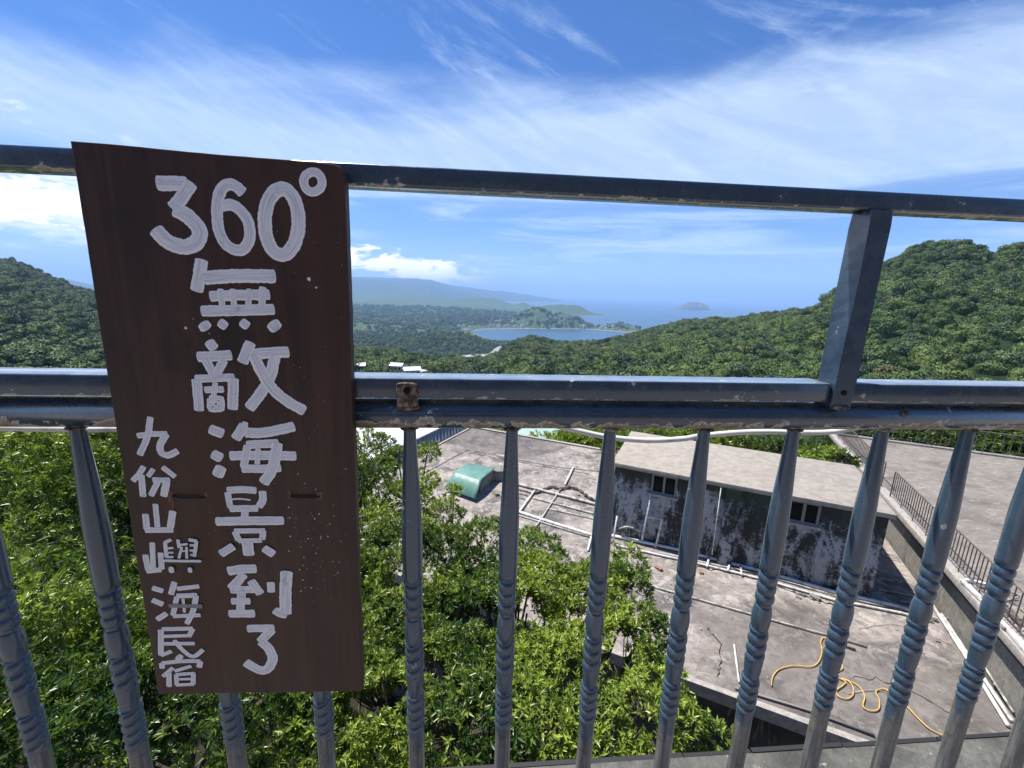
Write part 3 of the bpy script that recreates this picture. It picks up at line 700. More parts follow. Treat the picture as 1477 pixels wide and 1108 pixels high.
# front wall with two window openings
def pw(px, py): P = onwall(px, py, -.48); return to_uv(P)[0], P[2]
wins = []
for a, b_ in (((941, 686), (975, 714)), ((1139, 723), (1180, 756))):
    u0, z1 = pw(*a); u1, z0 = pw(*b_); zc_ = (z0+z1)/2; wins.append((u0, u1, zc_-.29, zc_+.29))
us_ = [.08, wins[0][0], wins[0][1], wins[1][0], wins[1][1], 6.38]
for i in range(5):
    part(MB().box(us_[i], us_[i+1], -.48, -.33, ZR-.02, (zt-.12) if i % 2 == 0 else wins[i//2][2], loc), 'wall', m_mould, hut)
    if i % 2: part(MB().box(us_[i], us_[i+1], -.48, -.33, wins[i//2][3], zt-.12, loc), 'wall', m_mould, hut)
part(MB().box(.08, .23, -.33, 2.5, ZR-.02, zt-.12, loc), 'wall', m_mould, hut)
part(MB().box(6.23, 6.38, -.33, 2.5, ZR-.02, zt-.12, loc), 'wall', m_mould, hut)
part(MB().box(.23, 6.23, 2.35, 2.5, ZR-.02, zt-.12, loc), 'wall', m_mould, hut)
part(MB().box(3.0, 3.35, -.62, -.485, ZR-.02, zt-.13, loc), 'pilaster', m_mould, hut)
part(MB().box(0.0, 6.46, -.60, 2.66, zt-.12, zt, loc), 'roof', m_roofh, hut, bevel=.012)
for u0, u1, z0, z1 in wins:
    w_ = MB()
    for q in ((u0, u1, z0, z0+.05), (u0, u1, z1-.05, z1), (u0, u0+.05, z0+.05, z1-.05), (u1-.05, u1, z0+.05, z1-.05), ((u0+u1)/2-.03, (u0+u1)/2+.03, z0+.05, z1-.05)):
        w_.box(q[0], q[1], -.50, -.40, q[2], q[3], loc)
    fo = part(w_, 'window', m_frame, hut)
    for s in (0, 1):
        g = MB().box(u0+.05+s*(u1-u0)/2, u0+(u1-u0)/2-.03+s*((u1-u0)/2-.02), -.43, -.42, z0+.05, z1-.05, loc).build('pane', m_glass); g.parent = fo
    part(MB().box(u0-.06, u1+.06, -.56, -.485, z0-.07, z0-.005, loc), 'window_sill', m_curb, hut)
for z_ in (-6.3,):
    pass

# right-hand terrace building
ZT = -5.75
tb = empty('terrace_building', loc((12, 4, -11)), 'higher building on the right with wide bare brown roof terrace', 'building')
part(MB().box(7.78, 20, -9, 10.3, ZT-.30, ZT, loc), 'roof_terrace', m_terr, tb)
part(MB().box(7.8, 8.05, -9, 10.2, -11.5, ZT-.30, loc), 'wall', m_side, tb)
part(MB().box(8.05, 19.8, -8.8, -8.6, -11.5, ZT-.30, loc), 'wall', m_side, tb)
part(MB().box(8.05, 19.8, 10.0, 10.2, -11.5, ZT-.30, loc), 'wall', m_side, tb)
part(MB().box(7.52, 7.775, -9, 10.3, ZT-.12, ZT+.05, loc), 'kerb', m_curb, tb, bevel=.015)
part(MB().box(7.60, 7.80, -9, 10.3, ZT-.24, ZT-.122, loc), 'kerb_underside', m_tar, tb)
part(MB().box(7.78, 20, 10.1, 10.3, ZT+.003, ZT+.07, loc), 'kerb', m_curb, tb)
def railing(name, a, b_, h, n, label, m, ztop, low=.14):
    """post-and-picket railing from a to b (u, v)"""
    a = np.array(a); b_ = np.array(b_); base = loc((*a, ztop)); r = empty(name, base, label, 'railing')
    def P(s, z): q = a+(b_-a)*s; return loc((q[0], q[1], ztop+z))
    part(MB().tube([P(0, h), P(1, h)], .016, 6), 'top_rail', m, r)
    part(MB().tube([P(0, low), P(1, low)], .011, 6), 'bottom_rail', m, r)
    pic = None
    for i in range(n+1):
        s = i/n; end = i in (0, n)
        part(MB().tube([P(s, .0 if (end or i % 6 == 0) else low), P(s, h-.016)], .018 if end else .0115, 5), 'post' if end else 'picket', m, r)
    return r
railing('iron_railing', (7.66, 3.36), (7.66, -1.75), .80, 38, 'rusty iron railing on the terrace kerb, near section beside the gap', m_iron, ZT+.05)
railing('iron_railing', (7.66, 10.2), (7.66, 4.15), .80, 44, 'rusty iron railing on the terrace kerb, far section behind the hut', m_iron, ZT+.05)
railing('iron_railing', (7.66, -2.2), (7.66, -5.4), .80, 18, 'rusty iron railing at the right edge of the photo among the scrap frames', m_iron, ZT+.05)
railing('iron_railing', (7.9, 10.2), (19.8, 10.2), .85, 46, 'pale iron railing along the far edge of the terrace in front of trees', m_ironl, ZT+.07)
# scrap on the terrace kerb
def planks(pts, label, name='timber_plank', m=m_timber, r=.035, cat='plank', z=ZT+.1):
    q = [atz(x, y, z) for x, y in pts]; a, b_ = Vector(q[0]), Vector(q[-1]); d_ = (b_-a).normalized(); s = d_.cross(Vector((0, 0, 1)))*r*1.4; u_ = Vector((0, 0, r))
    return tag(MB().box8([a-s-u_, b_-s-u_, b_+s-u_, a+s-u_, a-s+u_, b_-s+u_, b_+s+u_, a+s+u_]).build(name, m, bevel=.005), label, cat)
planks([(1388, 838), (1424, 872)], 'white window frame rail lying on the terrace kerb', 'frame_rail', m_pvc, .03, 'scrap frame')
planks([(1392, 836), (1436, 846)], 'short white frame piece crossing the terrace corner below the railing', 'frame_rail', m_pvc, .025, 'scrap frame')
planks([(1440, 890), (1500, 960)], 'long pale scrap frame running off the right edge', 'frame_rail', m_pvc, .035, 'scrap frame')
planks([(1420, 865), (1490, 935)], 'grey weathered board on the kerb beside the scrap frames', 'timber_plank', m_timber, .05)
planks([(1446, 905), (1490, 912)], 'cross piece joining the long scrap frame at the right edge', 'frame_rail', m_timber, .03, 'scrap frame')
planks([(1455, 880), (1495, 925)], 'brown plank among the scrap at the right edge', 'timber_plank', m_iron, .03)
sm = MB()
for i in range(90):
    x, y = random.uniform(1425, 1500), random.uniform(850, 960)
    if (y-850) < (x-1425)*.2 or y > 862+(x-1425)*1.25: continue
    a = Vector(atz(x, y, ZT+.02)); q = Vector((random.uniform(-1, 1), random.uniform(-1, 1), random.uniform(-.1, .2))).normalized()*random.uniform(.06, .3); sm.tube([a, a+q], random.uniform(.006, .02), 4)
tag(sm.build('scrap_litter', m_timber), 'heap of broken sticks and scrap on the terrace edge at far right', 'scrap', kind='stuff')

# ------------------------------------------------------------------ pipes, cables, hose and litter on the roof
def pipe(pts, r, label, m=m_pvcd, name='roof_pipe', cat='pipe', z=None, smooth=False, group=None, seg=8, plane=None):
    q = [atz(x, y, (ZR+r+.02) if z is None else z) if plane is None else onwall(x, y, plane) for x, y in pts]
    if smooth: q = catmull(q, 6)
    return tag(MB().tube(q, r, seg).build(name, m, smooth=True), label, cat, group)
PW = m_pvc
pipe([(881, 772), (979, 793), (1095, 823), (1200, 853), (1300, 876), (1352, 893)], .045, 'thick white drain pipe along the foot of the hut wall', PW)
pipe([(884, 785), (940, 798), (1009, 813), (1098, 835), (1203, 865), (1300, 884), (1346, 896)], .028, 'thin white pipe just below the thick one at the hut foot', PW)
pipe([(950, 797), (1100, 829), (1205, 859), (1300, 880)], .018, 'narrow grey pipe sandwiched between the two white pipes at the hut foot')
for x0, y0, x1, y1, lab in ((1023, 803, 1020, 817, 'short link between the two hut-foot pipes, left one'), (1053, 811, 1050, 823, 'short link between the two hut-foot pipes, middle one'), (1068, 816, 1070, 829, 'short link between the two hut-foot pipes, right one')):
    pipe([(x0, y0), (x1, y1)], .03, lab, PW, z=ZR+.08)
pipe([(939, 712), (927, 773), (926, 781)], .035, 'upright white pipe against the hut wall under the left window', PW, plane=-.56)
pipe([(933, 746), (955, 749), (944, 796)], .03, 'white pipe elbow stepping down the hut wall right of the upright', PW, plane=-.60)
pipe([(893, 763), (905, 760), (925, 766)], .03, 'curved pale pipe meeting the upright at the hut corner', m_pvcd, plane=-.62, smooth=True)
pipe([(890, 745), (882, 797)], .025, 'thin white riser standing at the left end of the hut', PW, plane=-.9)
pipe([(1040, 704), (1027, 800)], .012, 'thin pale conduit running down the hut wall in the middle', PW, plane=-.66)
for k, dx in enumerate((-4, -1, 2)):
    pipe([(1155.6+dx*.3, 794.6), (1166+dx, 802), (1172+dx, 812), (1172+dx*1.5, 822), (1169+dx*2, 831), (1173+dx*2, 839), (1184+dx, 847), (1200, 852+dx*.3)], .009,
         ['left-hand loose cable curling down the hut wall', 'middle loose cable curling down the hut wall', 'right-hand loose cable curling down the hut wall'][k], m_cable, 'wall_cable', 'cable', plane=-.55-.01*k, smooth=True)
pipe([(827, 674), (815, 699)], .045, 'short thick pale pipe end pointing away on the roof', PW)
pipe([(808, 706), (779, 751), (766, 769)], .03, 'pale pipe crossing the pipe grid towards the tree')
pipe([(735, 695), (773, 705), (860, 727), (884, 733)], .05, 'widest pale pipe of the roof grid, uppermost')
pipe([(735, 701), (768, 711)], .03, 'short pipe under the widest one beside the baluster')
pipe([(735, 707), (762, 715)], .022, 'second short pipe of the bundle beside the baluster')
pipe([(735, 713), (757, 720)], .022, 'third short pipe of the bundle beside the baluster')
pipe([(769, 718), (858, 741), (880, 746)], .028, 'middle pale pipe of the roof grid')
pipe([(793, 734), (856, 748), (880, 754)], .02, 'thinnest pale pipe of the roof grid')
pipe([(735, 734), (790, 752), (854, 772), (882, 780)], .05, 'lowest thick pale pipe of the roof grid', PW)
pipe([(745, 742), (800, 759), (870, 780)], .022, 'thin pipe clipped along the lowest thick pipe')
pipe([(771, 708), (748, 740)], .04, 'pale pipe joining the uppermost and lowest grid pipes', PW)
pipe([(853, 774), (848, 794)], .03, 'short pipe stub leaving the grid beside the baluster', PW)
pipe([(590, 694), (632, 671), (674, 648), (728, 659), (804, 673), (884, 682)], .018, 'long bent pale conduit round the far part of the roof', m_pvcd)
pipe([(674, 651), (728, 663)], .012, 'dark cable lying beside the bent conduit', m_cable, cat='cable', name='roof_cable')
pipe([(906, 836), (985, 858), (1095, 889), (1190, 915), (1250, 932)], .02, 'thin pale pipe laid straight across the near roof above the yellow hose', m_pvcd)
pipe([(1200, 925), (1234, 937)], .02, 'short rusty bar beside the end of the thin roof pipe', m_iron, 'iron_bar', 'bar')
pipe([(1059, 930), (1066, 984)], .02, 'short white pipe lying near the roof edge left of the hose', PW)
pipe([(1060, 992), (1165, 1024), (1261, 1060)], .022, 'grey conduit along the near roof edge', m_cable)
pipe([(1342, 868), (1398, 955), (1454, 1047)], .032, 'inner white pipe along the foot of the terrace wall', PW)
pipe([(1358, 886), (1410, 965), (1460, 1040)], .032, 'middle white pipe along the foot of the terrace wall', PW)
pipe([(1371, 893), (1400, 930), (1462, 1028)], .022, 'outer thin pipe along the foot of the terrace wall', m_pvcd)
pipe([(1300, 868), (1340, 872), (1362, 892), (1372, 892)], .02, 'bent pale pipe at the corner between hut and terrace wall', m_pvcd)
pipe([(1266, 850), (1330, 862), (1345, 872)], .02, 'thin pipe on the ground in the gap beside the hut', m_pvcd)
h = [(605, 405), (607, 385), (614, 366), (635, 346), (680, 335), (740, 338), (768, 322), (780, 285), (775, 255), (788, 237), (806, 262), (845, 325), (850, 345), (838, 352), (820, 372), (870, 388), (888, 415), (884, 440), (862, 449), (836, 440), (830, 420), (850, 405), (862, 392), (845, 380), (868, 386), (905, 405), (927, 440), (921, 475), (945, 490), (974, 486), (978, 455), (966, 425), (990, 414), (1012, 425), (1040, 450), (1072, 475), (1110, 515), (1150, 552), (1187, 571), (1230, 590)]
pipe([(860+x/2.394, 820+y/2.392) for x, y in h], .0115, 'yellow garden hose snaking in loops over the near roof', m_hose, 'garden_hose', 'hose', smooth=True, seg=6)
pipe([(1223, 1000), (1260, 995), (1290, 1003), (1310, 1020)], .006, 'thin wire loop on the roof right of the hose', m_pvcd, 'wire', 'wire', smooth=True)
pipe([(1238, 906), (1290, 900), (1340, 915), (1372, 930)], .006, 'thin pale wire on the roof near the terrace pipes', m_pvcd, 'wire', 'wire', smooth=True)
# dark arching strip of torn roofing by the grid
P = [(771, 711), (785, 706), (796, 702), (808, 705), (822, 703), (836, 707), (846, 715), (858, 722), (880, 728)]
tag(MB().tube(catmull([atz(x, y, ZR+.06) for x, y in P], 5), [.03+.035*math.sin(i*.9)**2 for i in range(41)], 6).build('torn_roofing', material('mossy_debris', lambda T, b: setc(T, b, T.mix(T.ramp(T.noise(T.pos, 9, 6), .4, .62), (.035, .03, .022), (.17, .14, .11)), .95, T.bump(T.noise(T.pos, 25, 5), 1, .03)))), 'dark ragged strip of torn roofing arching over the pipe grid', 'debris')
for i, (x, y, s, lab) in enumerate(((950, 820, .09, 'reddish broken brick on the roof below the hut elbow pipe'), (1011, 825, .07, 'brick piece behind the baluster at the hut foot'), (1084, 832, .06, 'brick chip left of the middle baluster at the hut foot'), (1176, 862, .09, 'dark brick chunk under the hut-foot pipes'),
                            (800, 720, .05, 'dark chip on the roof inside the pipe grid'), (835, 714, .05, 'dark chip beside the ragged roofing strip'), (841, 771, .07, 'black fitting on the lowest grid pipe'), (846, 778, .03, 'small dark chip below the black pipe fitting'), (1440, 990, .06, 'brick lump at the foot of the terrace wall'), (1152, 862, .05, 'flat stone chip in front of the hut-foot pipes'), (716, 712, .12, 'broken block beside the green cover'), (1352, 925, .04, 'small stone beside the terrace pipes'))):
    p = atz(x, y, ZR+s*.3); bm = bmesh.new(); bmesh.ops.create_cube(bm, size=1)
    bmesh.ops.subdivide_edges(bm, edges=bm.edges[:], cuts=2, use_grid_fill=True)
    for v in bm.verts: v.co = Vector((v.co.x*s*2.2, v.co.y*s*1.2, v.co.z*s*.9))+Vector((random.gauss(0, s*.09), random.gauss(0, s*.09), random.gauss(0, s*.07)))
    me = bpy.data.meshes.new('rubble'); bm.to_mesh(me); bm.free(); o = link('broken_brick' if 'brick' in lab else 'rubble', me, m_brick if 'brick' in lab and 'dark' not in lab else m_side); o.location = p; o.rotation_euler = (0, 0, random.uniform(0, 3)); tag(o, lab, 'rubble')
def crack(pts, r, label):
    q = catmull([atz(x, y, ZR+.004) for x, y in pts], 7); rr = random.Random(len(label)); q = [p+np.array([rr.gauss(0, .025), rr.gauss(0, .025), 0]) for p in q]
    tag(MB().tube(q, [r*rr.uniform(.3, 1.5) for _ in q], 5).build('screed_crack', m_tar), label, 'crack')
crack([(985, 812), (1040, 824), (1078, 830), (1110, 842), (1150, 856), (1176, 866), (1215, 876)], .022, 'dark broken screed edge running below the hut-foot pipes')
crack([(905, 792), (920, 800), (938, 806)], .016, 'short dark crack left of the hut elbow pipe')
crack([(674, 655), (700, 652), (735, 664), (800, 676), (850, 684)], .012, 'thin dark seam beside the bent conduit on the far roof')
crack([(1020, 905), (1035, 925), (1040, 960), (1035, 975)], .012, 'ragged dark crack left of the short white pipe')
crack([(1230, 975), (1280, 985), (1340, 1010), (1400, 1050)], .009, 'fine dark crack crossing the roof under the hose tail')
crack([(900, 850), (930, 880), (985, 905)], .008, 'fine dark crack by the leafy spray on the near roof')
gm = MB()
for i in range(420):
    u_, v_ = random.uniform(-4, 7.5), random.uniform(-4.6, 5.5)
    if -.7 < v_ < 2.7 and 0 < u_ < 6.6: continue
    q = loc((u_, v_, ZR+.01)); s = random.uniform(.003, .009)*random.choice([1, 1, 2])
    gm.box(q[0]-s, q[0]+s*1.2, q[1]-s, q[1]+s, q[2]-.01, q[2]+s)
tag(gm.build('roof_grit', m_curb), 'loose grit and chips scattered over the flat roof', 'grit', kind='stuff')

# green bent cover
gc = empty('green_cover', tuple(atz(664, 712, ZR)), 'bent green fibreglass cover over a box on the far roof', 'cover')
A1, A2 = atz(673.7, 668, -6.50), atz(714.4, 676, -6.50); B1, B2 = atz(655.5, 681, -6.45), atz(694, 692.5, -6.45); D1, D2 = atz(641, 704, -6.86), atz(686, 720, -6.86)
def curve3(a, b_, c, n=10):
    out = []
    for i in range(n+1):
        s = i/n; out.append(((1-s)**2*a+2*s*(1-s)*b_+s*s*c) if .25 < s < .75 else None)
    pts = [a, a+(b_-a)*.86]+[(1-s)**2*(a+(b_-a)*.86)+2*s*(1-s)*b_+s*s*(b_+(c-b_)*.1) for s in (.25, .5, .75)]+[b_+(c-b_)*.1, c]
    return pts
L1, L2 = curve3(A1, B1, D1), curve3(A2, B2, D2); V = []; F = []; nn = 13
for a, b_ in zip(L1, L2):
    for j in range(nn): V.append(a+(b_-a)*j/(nn-1)+np.array([0, 0, .006*math.sin(j*1.9)]))
for i in range(len(L1)-1):
    for j in range(nn-1): k = i*nn+j; F.append((k, k+1, k+nn+1, k+nn))
o = link('sheet', nmesh('sheet', V, F, True), m_green, gc); o.matrix_parent_inverse = fix(gc); sm_ = o.modifiers.new('s', 'SOLIDIFY'); sm_.thickness = .02
def corner(p, z): return (p[0], p[1], z)
ins_ = lambda p, c_, k: p+(c_-p)*k
cc = (A1+A2+B1+B2)/4
q = [ins_(p, cc, .08) for p in (B1, B2, A2, A1)]
part(MB().box8([corner(p, ZR) for p in q]+[corner(p, -6.56) for p in q]), 'box', m_side, gc)
pp = atz(716, 690, ZR); tag(MB().box(pp[0]-.25, pp[0]+.25, pp[1]-.3, pp[1]+.3, ZR-.01, ZR+.42).build('concrete_block', m_side, bevel=.02), 'grey concrete block beside the green cover, half behind a baluster', 'block')

# corrugated shed beyond the left edge
sh = empty('corrugated_shed', loc((-10, 3, -11)), 'corrugated grey shed with white sheet roof beyond the flat roof', 'shed')
V = []; F = []; n = 150
for i in range(n+1):
    v_ = -1.5+8.5*i/n; du = .035*math.sin(i*1.26)
    V += [loc((-9.05+du, v_, -10.5)), loc((-9.05+du, v_, -6.42))]
F = [(2*i, 2*i+1, 2*i+3, 2*i+2) for i in range(n)]
o = link('wall', nmesh('wall', V, F, True), m_shedw, sh); o.matrix_parent_inverse = fix(sh); sm_ = o.modifiers.new('s', 'SOLIDIFY'); sm_.thickness = .01
part(MB().box8([loc(p) for p in ((-14, -1.6, -6.0), (-8.98, -1.6, -6.42), (-8.98, 7.1, -6.42), (-14, 7.1, -6.0), (-14, -1.6, -5.95), (-8.98, -1.6, -6.36), (-8.98, 7.1, -6.36), (-14, 7.1, -5.95))]), 'roof', m_shedr, sh)
part(MB().box(-13.8, -9.2, 6.8, 6.9, -10.5, -6.45, loc), 'wall', m_shedw, sh); part(MB().box(-13.8, -9.2, -1.5, -1.4, -10.5, -6.45, loc), 'wall', m_shedw, sh)
# pale green roof of a house beyond the far kerb
a = atz(782, 626, -8.6)
h2 = empty('garden_hut', (a[0], a[1], -11), 'small hut with pale green roof just beyond the far kerb', 'hut')
part(MB().box(a[0]-1.6, a[0]+1.3, a[1]-1.2, a[1]+1.5, -12, -8.9), 'wall', m_side, h2)
part(MB().box8([(a[0]-1.9, a[1]-1.5, -8.9), (a[0]+1.6, a[1]-1.5, -8.9), (a[0]+1.6, a[1]+1.7, -8.3), (a[0]-1.9, a[1]+1.7, -8.3), (a[0]-1.9, a[1]-1.5, -8.84), (a[0]+1.6, a[1]-1.5, -8.84), (a[0]+1.6, a[1]+1.7, -8.24), (a[0]-1.9, a[1]+1.7, -8.24)]), 'roof', m_greenp, h2)

# our own building: floor ledge beyond the railing
ob = empty('balcony_ledge', (0, .73, -1), 'rough grey concrete ledge under the near railing at the bottom right', 'ledge')
part(MB().box(-6, 6, .42, .725, -1.14, -1.0), 'slab', m_ledge, ob)
tm = MB()
x = -6.
while x < 6:
    l = random.uniform(.05, .25); tm.box(x, x+l-.003, .7265-random.uniform(0, .003), .733+random.uniform(0, .003), -1.03, -1.001+random.uniform(0, .004)); x += l
part(tm, 'tar_edge', m_tar, ob)
m_tile = material('pale_floor_screed', concrete((.24, .215, .185), (.31, .28, .245), (.16, .14, .12), (.5, .7), sc=3))
m_hwall = material('dark_render', concrete((.085, .09, .095), (.12, .125, .13), (.06, .062, .065), (.55, .75), sc=2))
gh = empty('added_guesthouse', (0, -3, -1), 'unseen dark grey house wall and concrete balcony floor, added to bounce light', 'building')  # unseen house wall and floor, added behind the camera to bounce light forward
part(MB().box(-6, 6, -4.0, .417, -1.13, -1.0), 'balcony_floor', m_tile, gh)
part(MB().box(-6, -.8, -3.2, -2.9, -1.0, 2.2), 'wall', m_hwall, gh); part(MB().box(.2, 6, -3.2, -2.9, -1.0, 2.2), 'wall', m_hwall, gh); part(MB().box(-.8, .2, -3.2, -2.9, 1.1, 2.2), 'wall', m_hwall, gh)
part(MB().box(-.8, .2, -3.1, -3.05, -1.0, 1.1), 'door', m_frame, gh)
part(MB().box(-6, 6, -2.5, .70, -11.5, -1.14), 'wall', m_side, ob)

# ------------------------------------------------------------------ leafy trees close below the railing
def leaf_cloud(lobes, dens, leaf, seed, nl=(7, 12), tone0=.0, tone1=1., inner=True):
    r = np.random.default_rng(seed); C_ = np.array([l[:3] for l in lobes]); RD = np.array([l[3] for l in lobes]); P = []; N = []; K = []
    for i, (c, rd) in enumerate(zip(C_, RD)):
        for sh_, dd in ((1., dens), (.8, dens*.45), (.6, dens*.2)):
            k = int(4*math.pi*rd*rd*dd*sh_**2); d_ = r.normal(size=(k, 3)); d_ /= np.linalg.norm(d_, axis=1)[:, None]
            d_ = d_[d_[:, 2] > -.55]
            lump = .70+.60*fbm(d_[:, 0]*2.2+i*7.1+9, d_[:, 1]*2.2+d_[:, 2]*1.7+9, 3, 5)
            q = c+d_*(rd*lump*sh_*r.uniform(.93, 1.07, len(d_)))[:, None]*np.array([1, 1, .85])
            ok = np.ones(len(q), bool)
            if sh_ == 1.:
                for j in range(len(C_)):
                    if j != i: ok &= np.linalg.norm((q-C_[j])/np.array([1, 1, .85]), axis=1) > RD[j]*.72
            g = fbm(q[:, 0]*2.6+50, q[:, 1]*2.6+q[:, 2]*2.1+50, 3, 15); ok &= g > .32
            P.append(q[ok]); N.append(d_[ok]); K.append(g[ok])
    P = np.concatenate(P); N = np.concatenate(N); G = np.concatenate(K)
    N = N*.7+np.array([0, 0, .55])+r.normal(size=N.shape)*.38; N /= np.linalg.norm(N, axis=1)[:, None]
    n = len(P); m = nl[1]; T1 = np.cross(N, r.normal(size=N.shape)); T1 /= np.linalg.norm(T1, axis=1)[:, None]; T2 = np.cross(N, T1)
    big = fbm(P[:, 0]*1.1+20, P[:, 1]*1.1+P[:, 2]+20, 3, 25)
    tone = np.clip(.47+(big-.5)*2.4+r.normal(0, .2, n), tone0, tone1)
    tone = np.where(r.random(n) < .03, 1., tone)
    VV = []; TT = []; rs_ = r.uniform(.65, 1.3, n)
    for j in range(m):
        use = r.random(n) < (1 if j < nl[0] else .55)
        a = 2.4*j+r.uniform(-.4, .4, n); tilt = r.uniform(.35, 1.25, n) if j > 2 else r.uniform(.15, .6, n)
        D = (T1*np.cos(a)[:, None]+T2*np.sin(a)[:, None])*np.sin(tilt)[:, None]+N*np.cos(tilt)[:, None]
        D[:, 2] -= .12; D /= np.linalg.norm(D, axis=1)[:, None]
        S = np.cross(D, N); S /= (np.linalg.norm(S, axis=1)[:, None]+1e-6); W = np.cross(S, D)
        L_ = (leaf*rs_*r.uniform(.6, 1.25, n))[:, None]; wd = L_*r.uniform(.10, .165, (n, 1))
        b0 = P+N*(r.uniform(-.3, .2, (n, 1))*leaf); mid = b0+D*L_*.45; tip = b0+D*L_-W*L_*.12*np.sign(W[:, 2:3])
        Lf = mid+S*wd+W*wd*.45*np.sign(W[:, 2:3]); Rt = mid-S*wd+W*wd*.45*np.sign(W[:, 2:3])
        q = np.stack([b0, Lf, tip, Rt], 1)[use]; VV.append(q.reshape(-1, 3)); TT.append(np.repeat(np.clip(tone[use]+r.normal(0, .12, use.sum()), 0, 1), 4))
    V = np.concatenate(VV); TT = np.concatenate(TT); k = np.arange(0, len(V), 4)
    F = np.concatenate([np.stack([k, k+1, k+2], 1), np.stack([k, k+2, k+3], 1)])
    return V, F, TT, P
def tree(name, lobes_px, dens, leaf, seed, label, cat, m=m_leaf, base=None, ground=-11.3, tr=.09, world=False, **kw):
    lobes = [(*atd(px, py, d_), r) for px, py, d_, r in lobes_px] if not world else [tuple(l) for l in lobes_px]
    C_ = np.array([l[:3] for l in lobes]); cen = C_.mean(0) if base is None else np.array(base)
    R = empty(name, (cen[0], cen[1], ground), label, cat)
    V, F, TT, P = leaf_cloud(lobes, dens, leaf, seed, **kw)
    o = link('crown', nmesh('crown', V, F, False, TT), m, R); o.matrix_parent_inverse = fix(R); o['kind'] = 'stuff'
    zt_ = C_[:, 2].min()-.2; top = np.array([cen[0], cen[1], min(zt_, ground+2.5)])
    part(MB().tube(catmull([(cen[0], cen[1], ground-.2), (cen[0]+.1, cen[1]-.05, (ground+top[2])/2), top], 4), [tr*(1.25-.06*i) for i in range(9)], 8), 'trunk', m_bark, R, smooth=True)
    r = random.Random(seed)
    for l in lobes:
        c = np.array(l[:3]); mid_ = (top+c)/2+np.array([r.uniform(-.3, .3), r.uniform(-.3, .3), -.15])
        pts = catmull([top, mid_, c], 5); part(MB().tube(pts, [tr*.55*(1-.07*i) for i in range(len(pts))], 5), 'limb', m_bark, R, smooth=True)
    tw = MB(); pick = np.random.default_rng(seed).choice(len(P), min(len(P), 420), replace=False)
    for i in pick:
        c = P[i]; j = int(np.argmin(np.linalg.norm(C_-c, axis=1))); q = C_[j]+(c-C_[j])*.35; mm = (c+q)/2+np.array([0, 0, -.04]); tw.tube([q, mm, c], [.010, .007, .004], 3, False)
    o = part(tw, 'twigs', m_bark, R); o['kind'] = 'stuff'
    print(name, len(F)); return R
tree('broadleaf_tree', [(-110, 720, 8.8, 1.5), (10, 690, 9.4, 1.35), (100, 705, 9.0, 1.15), (-30, 800, 7.9, 1.1), (70, 770, 8.3, .9), (200, 690, 9.3, 1.2), (330, 700, 9.2, 1.3), (450, 700, 9.2, 1.1), (300, 810, 8.2, 1.2), (440, 830, 7.8, 1.0), (160, 800, 8.4, .7)], 120, .078, 1, 'large sunlit tree filling the left behind and beside the sign', 'tree')
tree('broadleaf_tree', [(-60, 960, 5.9, .95), (30, 1010, 5.6, .8), (130, 990, 5.8, .7), (220, 960, 6.0, .65), (180, 1090, 5.0, .75), (330, 1050, 5.4, .7), (60, 1120, 4.9, .6), (430, 1060, 5.5, .75), (290, 950, 6.3, .8), (-100, 1100, 5.2, .8), (480, 960, 6.4, .7), (520, 1010, 6.6, .7), (380, 930, 7.2, .9), (500, 900, 7.4, .8), (250, 880, 7.4, .8), (440, 1110, 5.6, .6)], 150, .066, 2, 'tree crown low at the bottom left below the sign', 'tree', base=(-1.6, 2.6, 0))
tree('broadleaf_tree', [(530, 655, 10.2, .62), (545, 700, 9.6, .62), (590, 725, 9.2, .5), (617, 652, 9.6, .26), (610, 695, 9.3, .30), (655, 712, 9.4, .18), (575, 665, 9.9, .35), (640, 745, 8.8, .35), (520, 760, 8.6, .6)], 110, .08, 3, 'slender young tree right of the sign reaching up beside the green cover', 'tree', m_leaf2)
tree('broadleaf_tree', [(600, 830, 7.8, .95), (700, 800, 7.9, .62), (770, 810, 7.8, .55), (740, 900, 7.0, .85), (840, 880, 7.1, .62), (905, 850, 7.2, .36), (925, 920, 6.8, .42), (880, 950, 6.6, .55), (900, 890, 7.0, .42), (850, 940, 6.8, .5), (690, 900, 7.0, .7), (560, 850, 7.6, .7), (650, 800, 8.3, .5), (575, 795, 8.3, .5), (950, 985, 6.5, .3), (790, 860, 7.3, .6), (870, 840, 7.4, .42), (915, 950, 6.8, .42), (740, 850, 7.6, .7), (690, 880, 7.4, .7), (820, 920, 7.0, .5), (600, 900, 7.3, .7), (760, 885, 7.4, .55), (700, 910, 7.2, .5), (815, 895, 7.4, .42), (640, 880, 7.4, .55), (912, 938, 6.9, .33), (880, 918, 7.0, .38), (748, 882, 7.0, .42), (705, 872, 7.1, .4), (560, 920, 7.0, .8), (640, 970, 6.3, .75), (800, 985, 6.3, .6)], 150, .075, 4, 'dense dark-green tree in the middle in front of the flat roof', 'tree', base=(.6, 5.0, 0))
tree('broadleaf_tree', [(560, 1040, 5.8, .62), (660, 1070, 5.5, .62), (770, 1070, 5.6, .58), (860, 1060, 5.7, .42), (930, 1050, 5.8, .42), (985, 1050, 5.9, .27), (1030, 1060, 6.0, .17), (700, 1010, 6.1, .5), (520, 1090, 5.8, .6), (610, 1010, 6.2, .6)], 150, .075, 5, 'long-leaved tree at the bottom centre just above the ledge', 'tree', base=(.3, 3.6, 0))
# shrub growing on the roof side next to the balusters
tree('shrub', [(905, 800, 8.0, .20), (915, 820, 7.8, .22), (893, 835, 7.7, .25)], 60, .085, 6, 'small upright leafy spray beside the pipes at the left end of the hut', 'shrub', m_leaf2, tr=.03)
